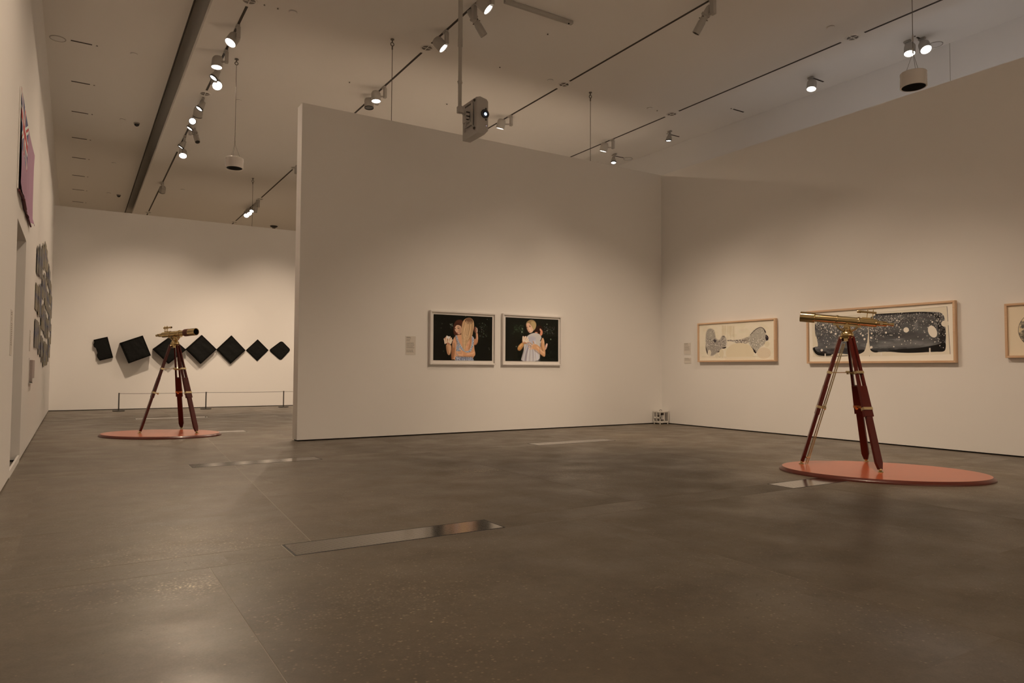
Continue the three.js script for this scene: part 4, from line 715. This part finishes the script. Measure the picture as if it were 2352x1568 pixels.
wallBox([[4.335, 1.468], [4.661, 1.729], [4.905, 1.49], [4.648, 1.197]].reverse(), 0.02, 'flat black diamond with rounded corners at the partition end', 0.07);

// rope barrier in front of them
const posts = [[0.885, -18.40], [2.73, -18.40], [4.565, -18.37], [6.4, -18.37]];
posts.slice(0, 3).forEach(([x, z], i) => {
  const t = thing('barrier_post', ['low dark barrier post at the end of the rope, under the ragged black box', 'low dark barrier post behind the legs of the far telescope', 'low dark barrier post at the partition end'][i], 'barrier post', [x, 0, z], 'low barrier posts');
  part('base', lathe([[0, 0], [0.125, 0], [0.128, 0.008], [0.122, 0.018], [0.02, 0.024]], 32), M.post, t); part('pole', cyl(0.013, 0.013, 0.39, 0, 0.215, 0, 18), M.post, t); part('cap', [cyl(0.015, 0.013, 0.008, 0, 0.412, 0, 18)], M.post, t);
});
for (let i = 0; i < 3; i++) { const a = V(posts[i][0], 0.40, posts[i][1]), b = V(posts[i + 1][0], 0.40, posts[i + 1][1]); const c = new THREE.QuadraticBezierCurve3(a, a.clone().lerp(b, 0.5).add(V(0, -0.014, 0)), b); single('low_barrier_rope', new THREE.TubeGeometry(c, 20, 0.0045, 6), M.post, ['thin barrier cord behind the far telescope', 'thin barrier cord between telescope and partition end', 'thin barrier cord running on behind the partition'][i], 'cord', 'thin cords of the low barrier'); }

// ------------------------------------------------------------------ projector on its pole
{
  const t = thing('projector', 'white video projector turned on edge on a long ceiling pole', 'projector', [4.14, H, -7.95]);
  const y0 = 4.20 - H;                                       // local: pole top at the origin
  const bc = V(0.235, 4.255 - H, -0.005);                   // body centre
  const pole = new THREE.Group(); pole.name = 'ceiling_pole'; t.add(pole);
  part('upper_tube', cyl(0.029, 0.029, 0.76, 0, -0.38, 0), M.lampWhite, pole); part('lower_tube', [cyl(0.024, 0.024, 1.0, 0, -1.16, 0), cyl(0.031, 0.031, 0.1, 0, -0.78, 0)], M.lampWhite, pole); part('collar', [cyl(0.029, 0.029, 0.035, 0, -1.30, 0), rod(V(-0.036, -1.30, 0), V(0.036, -1.30, 0), 0.006)], M.lampWhite, pole); part('ceiling_flange', cyl(0.08, 0.07, 0.02, 0, -0.01, 0), M.lampWhite, pole); part('foot_block', [rbox(0.06, 0.09, 0.07, 0.01, 0, -1.66, 0), rod(V(-0.034, -1.63, 0.02), V(0.036, -1.63, 0.02), 0.007)], M.plastic, pole);
  part('arm', [rod(V(0, -1.67, 0), V(0.11, -1.715, 0.0), 0.024), rod(V(0.02, -1.72, 0.03), V(0.11, -1.77, 0.03), 0.008)], M.plastic, t);
  const br = new THREE.Group(); br.name = 'bracket'; t.add(br);
  const bx = bc.x - 0.095;
  part('plate', [cbox(0.012, 0.26, 0.20, bx - 0.012, bc.y + 0.02, 0), cbox(0.02, 0.30, 0.02, bx - 0.016, bc.y + 0.03, 0.10)], M.plastic, br);
  part('clamp', [rbox(0.05, 0.13, 0.12, 0.008, bx - 0.045, bc.y - 0.005, 0.0), cbox(0.012, 0.10, 0.05, bx - 0.075, bc.y + 0.005, 0.03)], M.plastic, br);
  part('bolts', [0.05, 0.0, -0.045].map(d => rod(V(bx - 0.075, bc.y + d, 0.062), V(bx - 0.03, bc.y + d, 0.062), 0.008)), M.lampRim, br);
  part('spider_arms', [rod(V(bx - 0.04, bc.y - 0.05, 0.07), V(bx - 0.002, bc.y - 0.15, 0.12), 0.008), rod(V(bx - 0.04, bc.y - 0.05, -0.05), V(bx - 0.002, bc.y - 0.15, -0.12), 0.008), rod(V(bx - 0.06, bc.y - 0.06, 0.02), V(bx - 0.06, bc.y - 0.15, -0.02), 0.007)], M.plastic, br);
  // body: chamfered casing standing on edge, lens looks towards +z
  const hs = [[-0.085, -0.19], [0.045, -0.225], [0.085, -0.17], [0.085, 0.19], [0.05, 0.235], [-0.045, 0.245], [-0.085, 0.215]];
  const sh = new THREE.Shape([[-0.085, -0.245], [0.030, -0.245], [0.085, -0.185], [0.085, 0.195], [0.060, 0.225], [-0.035, 0.245], [-0.085, 0.23]].map(q => new THREE.Vector2(...q)));
  part('casing', new THREE.ExtrudeGeometry(sh, { depth: 0.37, bevelEnabled: true, bevelSize: 0.012, bevelOffset: -0.012, bevelThickness: 0.012, bevelSegments: 3 }).translate(bc.x, bc.y, bc.z - 0.19), M.plastic, t);
  part('vents', Array.from({ length: 12 }, (_, i) => cbox(0.002, 0.13, 0.006, bc.x - 0.0855, bc.y + 0.13, -0.13 + i * 0.014)), M.lampRim, t);
  const zf = bc.z + 0.19;
  const lens = new THREE.Group(); lens.name = 'lens'; t.add(lens);
  part('lens_barrel', lathe([[0.032, 0], [0.056, 0], [0.058, 0.016], [0.052, 0.02], [0.040, 0.012], [0.032, 0.0]], 36).rotateX(Math.PI / 2).translate(bc.x + 0.030, bc.y + 0.025, zf), M.lampRim, lens);
  part('lens_glass', new THREE.SphereGeometry(0.042, 28, 12, 0, Math.PI * 2, 0, 0.9).scale(1, 0.35, 1).rotateX(Math.PI / 2).translate(bc.x + 0.030, bc.y + 0.025, zf - 0.004), std([0.02, 0.025, 0.06], 0.05), lens);
  part('lens_glow', new THREE.CircleGeometry(0.021, 24).translate(bc.x + 0.036, bc.y + 0.022, zf + 0.0125), new THREE.MeshStandardMaterial({ color: 0x000000, emissive: new THREE.Color().setRGB(0.62, 0.78, 1.0), emissiveIntensity: 1.6 }), lens);
  part('sensors', [0.095, -0.048].map(d => cyl(0.013, 0.013, 0.006).rotateX(Math.PI / 2).translate(bc.x + 0.048, bc.y + d, zf)), M.lampRim, t);
  part('feet', [[0.20, 0.13], [-0.165, 0.13]].map(([d, z]) => cyl(0.018, 0.016, 0.02).rotateZ(Math.PI / 2).translate(bc.x - 0.092, bc.y + d, z)), M.deviceDark, t);
  part('indicator_light', new THREE.SphereGeometry(0.004, 10, 8).translate(bc.x + 0.055, bc.y - 0.125, zf + 0.002), new THREE.MeshStandardMaterial({ color: 0x000000, emissive: new THREE.Color().setRGB(0.7, 0.6, 1), emissiveIntensity: 1.5 }), t);
  part('ir_window', cyl(0.007, 0.007, 0.004, 0, 0, 0, 14).rotateX(Math.PI / 2).translate(bc.x + 0.042, bc.y - 0.115, zf), M.black, t);
  const L = new THREE.SpotLight(new THREE.Color().setRGB(0.7, 0.82, 1), 1.0, 0, 0.3, 0.3, 2); L.position.set(bc.x + 0.03, bc.y + 0.025, zf + 0.05); L.target.position.set(bc.x + 0.03, bc.y - 0.8, zf + 6); L.castShadow = true; t.add(L, L.target);
}

// ------------------------------------------------------------------ hanging speakers
function pendant(x, z, yb, label) {
  const t = thing('hanging_speaker', label, 'speaker', [x, yb, z], 'white hanging drum speakers'); const r = 0.136, h = 0.165, ap = 0.40, top = H - yb;
  part('drum', lathe([[r - 0.016, 0.001], [r - 0.004, 0], [r, 0.004], [r, h - 0.006], [r - 0.006, h], [0, h]], 48), M.speaker, t);
  part('speaker_cloth', new THREE.CircleGeometry(r - 0.006, 40).rotateX(Math.PI / 2).translate(0, 0.0035, 0), M.black, t);
  for (const a of [0.3, 2.4, 4.5]) { part('hanger_wire', rod(V(Math.cos(a) * (r - 0.05), h - 0.002, Math.sin(a) * (r - 0.05)), V(0, ap, 0), 0.0022, 0.0022, 6), M.wire, t); part('hanger_eye', new THREE.SphereGeometry(0.007, 10, 8).translate(Math.cos(a) * (r - 0.05), h + 0.004, Math.sin(a) * (r - 0.05)), M.steel, t); }
  part('cable', rod(V(0, ap, 0), V(0, top - 0.1, 0), 0.0038, 0.0038, 8), M.wire, t);
  part('turnbuckle', [rod(V(0, ap - 0.01, 0), V(0, ap + 0.05, 0), 0.008), rod(V(0, ap + 0.12, 0), V(0, ap + 0.2, 0), 0.007)], M.steel, t);
  part('ceiling_eye', [new THREE.TorusGeometry(0.024, 0.007, 8, 18).translate(0, top - 0.075, 0), cyl(0.035, 0.03, 0.012, 0, top - 0.006, 0, 18), rod(V(0, top - 0.05, 0), V(0, top, 0), 0.010)], M.wire, t);
}
pendant(2.11, -11.87, 4.21, 'white drum speaker hanging on wires above the far telescope');
pendant(7.93, -4.22, 4.185, 'white drum speaker hanging on wires above the wall of drawings');

// ------------------------------------------------------------------ flag on the left wall
{
  const tex = canvas(1024, 400, (c, w, h) => {
    c.fillStyle = '#a5707b'; c.fillRect(0, 0, w, h);
    for (let k = 0; k < 500; k++) { c.fillStyle = rnd() < 0.5 ? 'rgba(120,62,80,0.05)' : 'rgba(205,160,165,0.05)'; c.fillRect(rnd() * w, 0, rr(1, 5), h); }
    const W = w * 0.48, Hc = h * 0.5; c.save(); c.beginPath(); c.rect(0, 0, W, Hc); c.clip();
    c.fillStyle = '#2b2f57'; c.fillRect(0, 0, W, Hc);
    const ln = (a, b, d, e, col, lw) => { c.strokeStyle = col; c.lineWidth = lw; c.beginPath(); c.moveTo(a, b); c.lineTo(d, e); c.stroke(); };
    ln(0, 0, W, Hc, '#d8cfc6', Hc * 0.2); ln(0, Hc, W, 0, '#d8cfc6', Hc * 0.2); ln(0, 0, W, Hc, '#b02a2c', Hc * 0.07); ln(0, Hc, W, 0, '#b02a2c', Hc * 0.07);
    c.fillStyle = '#d8cfc6'; c.fillRect(W / 2 - Hc * 0.165, 0, Hc * 0.33, Hc); c.fillRect(0, Hc / 2 - Hc * 0.165, W, Hc * 0.33); c.fillStyle = '#b02a2c'; c.fillRect(W / 2 - Hc * 0.1, 0, Hc * 0.2, Hc); c.fillRect(0, Hc / 2 - Hc * 0.1, W, Hc * 0.2); c.restore();
  }, [1.12, 1.25, 1.4]);
  const t = thing('flag', 'mauve flag with a red, white and blue crossed canton pinned to the wall', 'flag', [XL, 2.57, -8.77]);
  const nx = 90, ny = 40, pos = [], uv = [], idx = [];
  for (let j = 0; j <= ny; j++) for (let i = 0; i <= nx; i++) {
    const u = i / nx, v = j / ny;                                        // u away from the viewer, v from the top
    const yt = 3.50 - 0.05 * Math.sin(u * Math.PI), yb = u < 0.8 ? 2.575 + 0.02 * Math.sin(u * 9) : lerp(2.575, 2.80, (u - 0.8) / 0.2);
    const fold = 0.012 * Math.sin(u * 22 + v * 3) * v + 0.014 * Math.sin(u * 9 + 1.3) * v + (v > 0.92 ? 0.02 * (v - 0.92) / 0.08 * (0.5 + 0.5 * Math.sin(u * 17)) : 0);
    pos.push(0.011 + Math.max(-0.004, fold), lerp(yt, yb, v) - 2.57, -(u - 0.5) * 2.43); uv.push(u, 1 - v);
  }
  for (let j = 0; j < ny; j++) for (let i = 0; i < nx; i++) { const a = j * (nx + 1) + i, b = a + nx + 1; idx.push(a, b, a + 1, b, b + 1, a + 1); }
  const g = new THREE.BufferGeometry(); g.setAttribute('position', new THREE.Float32BufferAttribute(pos, 3)); g.setAttribute('uv', new THREE.Float32BufferAttribute(uv, 2)); g.setIndex(idx); g.computeVertexNormals();
  part('cloth', g, new THREE.MeshPhysicalMaterial({ map: tex, roughness: 0.85, side: THREE.DoubleSide, sheen: 0.2 }), t);
  part('hoist_tape', box(0.002, 0.010, 0.01, 0.92, 1.195, 1.235), M.paper, t);
  part('rolled_hem', [rod(V(0.016, 0.0, 1.2), V(0.03, -0.01, 0.85), 0.010), rod(V(0.03, -0.01, 0.85), V(0.018, 0.0, 0.3), 0.014), rod(V(0.018, 0.0, 0.3), V(0.018, 0.0, -0.72), 0.008)], std([0.12, 0.03, 0.035], 0.85), t);
}

// ------------------------------------------------------------------ painted panels and labels on the left wall
const panelMats = Array.from({ length: 6 }, (_, k) => new THREE.MeshStandardMaterial({ roughness: 0.7, map: canvas(192, 256, (c, w, h) => {
  c.fillStyle = ['#8d8678', '#86827a', '#7c7a78', '#8a8270', '#757684', '#8f897c'][k]; c.fillRect(0, 0, w, h); const by = h * rr(0.35, 0.75);
  for (let i = 0; i < 220; i++) { const y = by + rr(-1, 1) * rr(0, 60); c.fillStyle = rnd() < 0.6 ? `rgba(62,64,110,${rr(0.03, 0.14)})` : `rgba(120,130,150,${rr(0.04, 0.14)})`; c.fillRect(rnd() * w - 30, y, rr(20, 120), rr(3, 22)); }
  for (let i = 0; i < 300; i++) { c.fillStyle = `rgba(${rr(90, 170) | 0},${rr(88, 160) | 0},${rr(80, 140) | 0},0.12)`; c.fillRect(rnd() * w, rnd() * h, rr(2, 24), rr(2, 30)); }
}) }));
const panelSide = std([0.10, 0.085, 0.075], 0.8);
{
  const tops = [2.66, 2.74, 2.86, 2.98, 3.10, 3.08, 3.0, 2.97, 2.92, 2.82, 2.75, 2.55], bots = [1.24, 1.21, 1.18, 1.1, 1.04, 1.0, 1.0, 1.02, 1.05, 1.1, 1.2, 1.5];
  tops.forEach((tp, k) => {
    const z = -11.28 - 0.63 * k, n = Math.round((tp - bots[k]) / 0.5), pitch = (tp - bots[k] + 0.08) / n;
    for (let j = 0; j < n; j++) {
      const yc = tp - pitch * (j + 0.5) + 0.04 + rr(-0.025, 0.025), hh = pitch - rr(0.09, 0.15), zc = z - 0.29 + rr(-0.03, 0.03), dd = rr(0.010, 0.016), m = panelMats[Math.floor(rnd() * 6)];
      const p = single('painted_panel', rbox(0.006, hh, rr(0.49, 0.55), 0.002, 0, 0, 0, 1), m, `smoky blue-grey painted panel, ${ORD[j]} from the top in the ${ORD[k]} column from the doorway`, 'panel', 'cluster of painted panels on the flag wall');
      p.position.set(XL + dd, yc, zc); p.rotation.set(rr(-0.025, 0.025), rr(-0.012, 0.012), 0);
      const back = part('spacer', cbox(dd - 0.004, 0.12, 0.12, -dd / 2, 0, 0), panelSide, p); back.castShadow = true;
    }
  });
}
const labelTex = (seedN, rows) => canvas(160, 256, (c, w, h) => { c.fillStyle = '#dcd6cd'; c.fillRect(0, 0, w, h); let y = 12; for (const [n, dark, len] of rows) { for (let i = 0; i < n; i++) { let x = 12; const xe = 12 + (w - 24) * len * rr(0.8, 1); while (x < xe) { const L = rr(6, 22); c.fillStyle = dark ? 'rgba(60,50,45,0.85)' : 'rgba(90,80,72,0.7)'; c.fillRect(x, y, Math.min(L, xe - x), dark ? 5 : 4); x += L + 4; } y += 11; } y += 10; } });
const labMat = t => { const p = new THREE.MeshStandardMaterial({ map: t, roughness: 0.85 }); return p; };
const wallLabel = (w, h, pos, turn, rows, label) => { const t = thing('wall_label', label, 'label', pos); t.rotation.y = turn; part('board', rbox(w, h, 0.004, 0.001, 0, 0, 0.002, 1), M.paper, t); part('text', new THREE.PlaneGeometry(w * 0.98, h * 0.98).translate(0, 0, 0.0048), labMat(labelTex(0, rows)), t); };
wallLabel(0.165, 0.285, [4.278, 1.348, ZP], 0, [[2, 1, 0.55], [3, 0, 0.5], [8, 0, 1], [4, 0, 0.95]], 'small printed text label left of the long-haired photograph');
wallLabel(0.165, 0.21, [XR, 1.385, -9.095], -Math.PI / 2, [[2, 1, 0.7], [2, 0, 0.8], [9, 0, 1]], 'upper of two small text labels by the room corner');
wallLabel(0.175, 0.105, [XR, 1.170, -9.085], -Math.PI / 2, [[2, 1, 0.7], [3, 0, 0.9], [4, 0, 1]], 'lower of two small text labels by the room corner');
wallLabel(0.20, 0.39, [XL, 1.295, -7.40], Math.PI / 2, [[2, 1, 0.6], [2, 0, 0.6], [12, 0, 1]], 'tall text label on the near side of the doorway');
wallLabel(0.20, 0.26, [XL, 1.32, -10.40], Math.PI / 2, [[2, 1, 0.6], [2, 0, 0.6], [9, 0, 1]], 'text label between the doorway and the painted panels');
{
  const t = thing('leaflet_holder', 'shallow leaflet holder below the text label past the doorway', 'holder', [XL, 0.80, -10.68]); t.rotation.y = Math.PI / 2;
  part('back_plate', rbox(0.62, 0.31, 0.006, 0.002, 0, 0.155, 0.003, 1), M.paper, t); part('leaflet_stack', rbox(0.52, 0.27, 0.03, 0.002, 0, 0.15, 0.022, 1), std([0.42, 0.36, 0.34], 0.8), t); part('front_lip', rbox(0.62, 0.06, 0.008, 0.002, 0, 0.03, 0.042, 1), M.paper, t); part('floor_lip', cbox(0.62, 0.006, 0.046, 0, 0.003, 0.023), M.paper, t);
}

// ------------------------------------------------------------------ small climate recorder in the corner
{
  const t = thing('climate_recorder', 'small white glazed recorder case with a handle in the room corner', 'recorder', [9.27, 0, -9.64]); const w = 0.11, d = 0.09, h0 = 0.022, h1 = 0.235, p = 0.012;
  part('case_frame', [rbox(2 * w, 0.03, 2 * d, 0.004, 0, h0 + 0.015, 0), rbox(2 * w, 0.02, 2 * d, 0.004, 0, h1 - 0.01, 0), ...[[-1, -1], [1, -1], [1, 1], [-1, 1]].map(([a, b]) => cbox(p, h1 - h0, p, a * (w - p / 2), (h0 + h1) / 2, b * (d - p / 2))), cbox(p, h1 - h0, p, 0, (h0 + h1) / 2, d - p / 2), cbox(p, p * 2, 2 * d, -w + p / 2, (h0 + h1) / 2 - 0.01, 0), cbox(p, h1 - h0, p, -w + p / 2, (h0 + h1) / 2, 0)], M.device, t);
  for (const [a, b] of [[-1, -1], [1, -1], [1, 1], [-1, 1]]) part('foot', cyl(0.010, 0.012, h0, a * (w - 0.015), h0 / 2, b * (d - 0.015), 14), M.device, t);
  part('mechanism', [cyl(0.04, 0.04, 0.13, 0.045, 0.13, -0.01), rbox(0.05, 0.11, 0.06, 0.004, -0.05, 0.11, -0.01)], M.deviceDark, t);
  part('chart_drum', cyl(0.042, 0.042, 0.08, 0.045, 0.12, -0.01), M.paper, t);
  part('pane', new THREE.PlaneGeometry(2 * w - 0.02, h1 - h0 - 0.04).translate(0, (h0 + h1) / 2, d - 0.004), M.glass, t);
  part('pane', new THREE.PlaneGeometry(2 * d - 0.02, h1 - h0 - 0.04).rotateY(-Math.PI / 2).translate(-w + 0.004, (h0 + h1) / 2, 0), M.glass, t);
  part('handle', new THREE.TorusGeometry(0.028, 0.005, 8, 24, Math.PI).translate(-0.01, h1 - 0.001, 0), M.wire, t);
}

renderer.render(scene, camera);
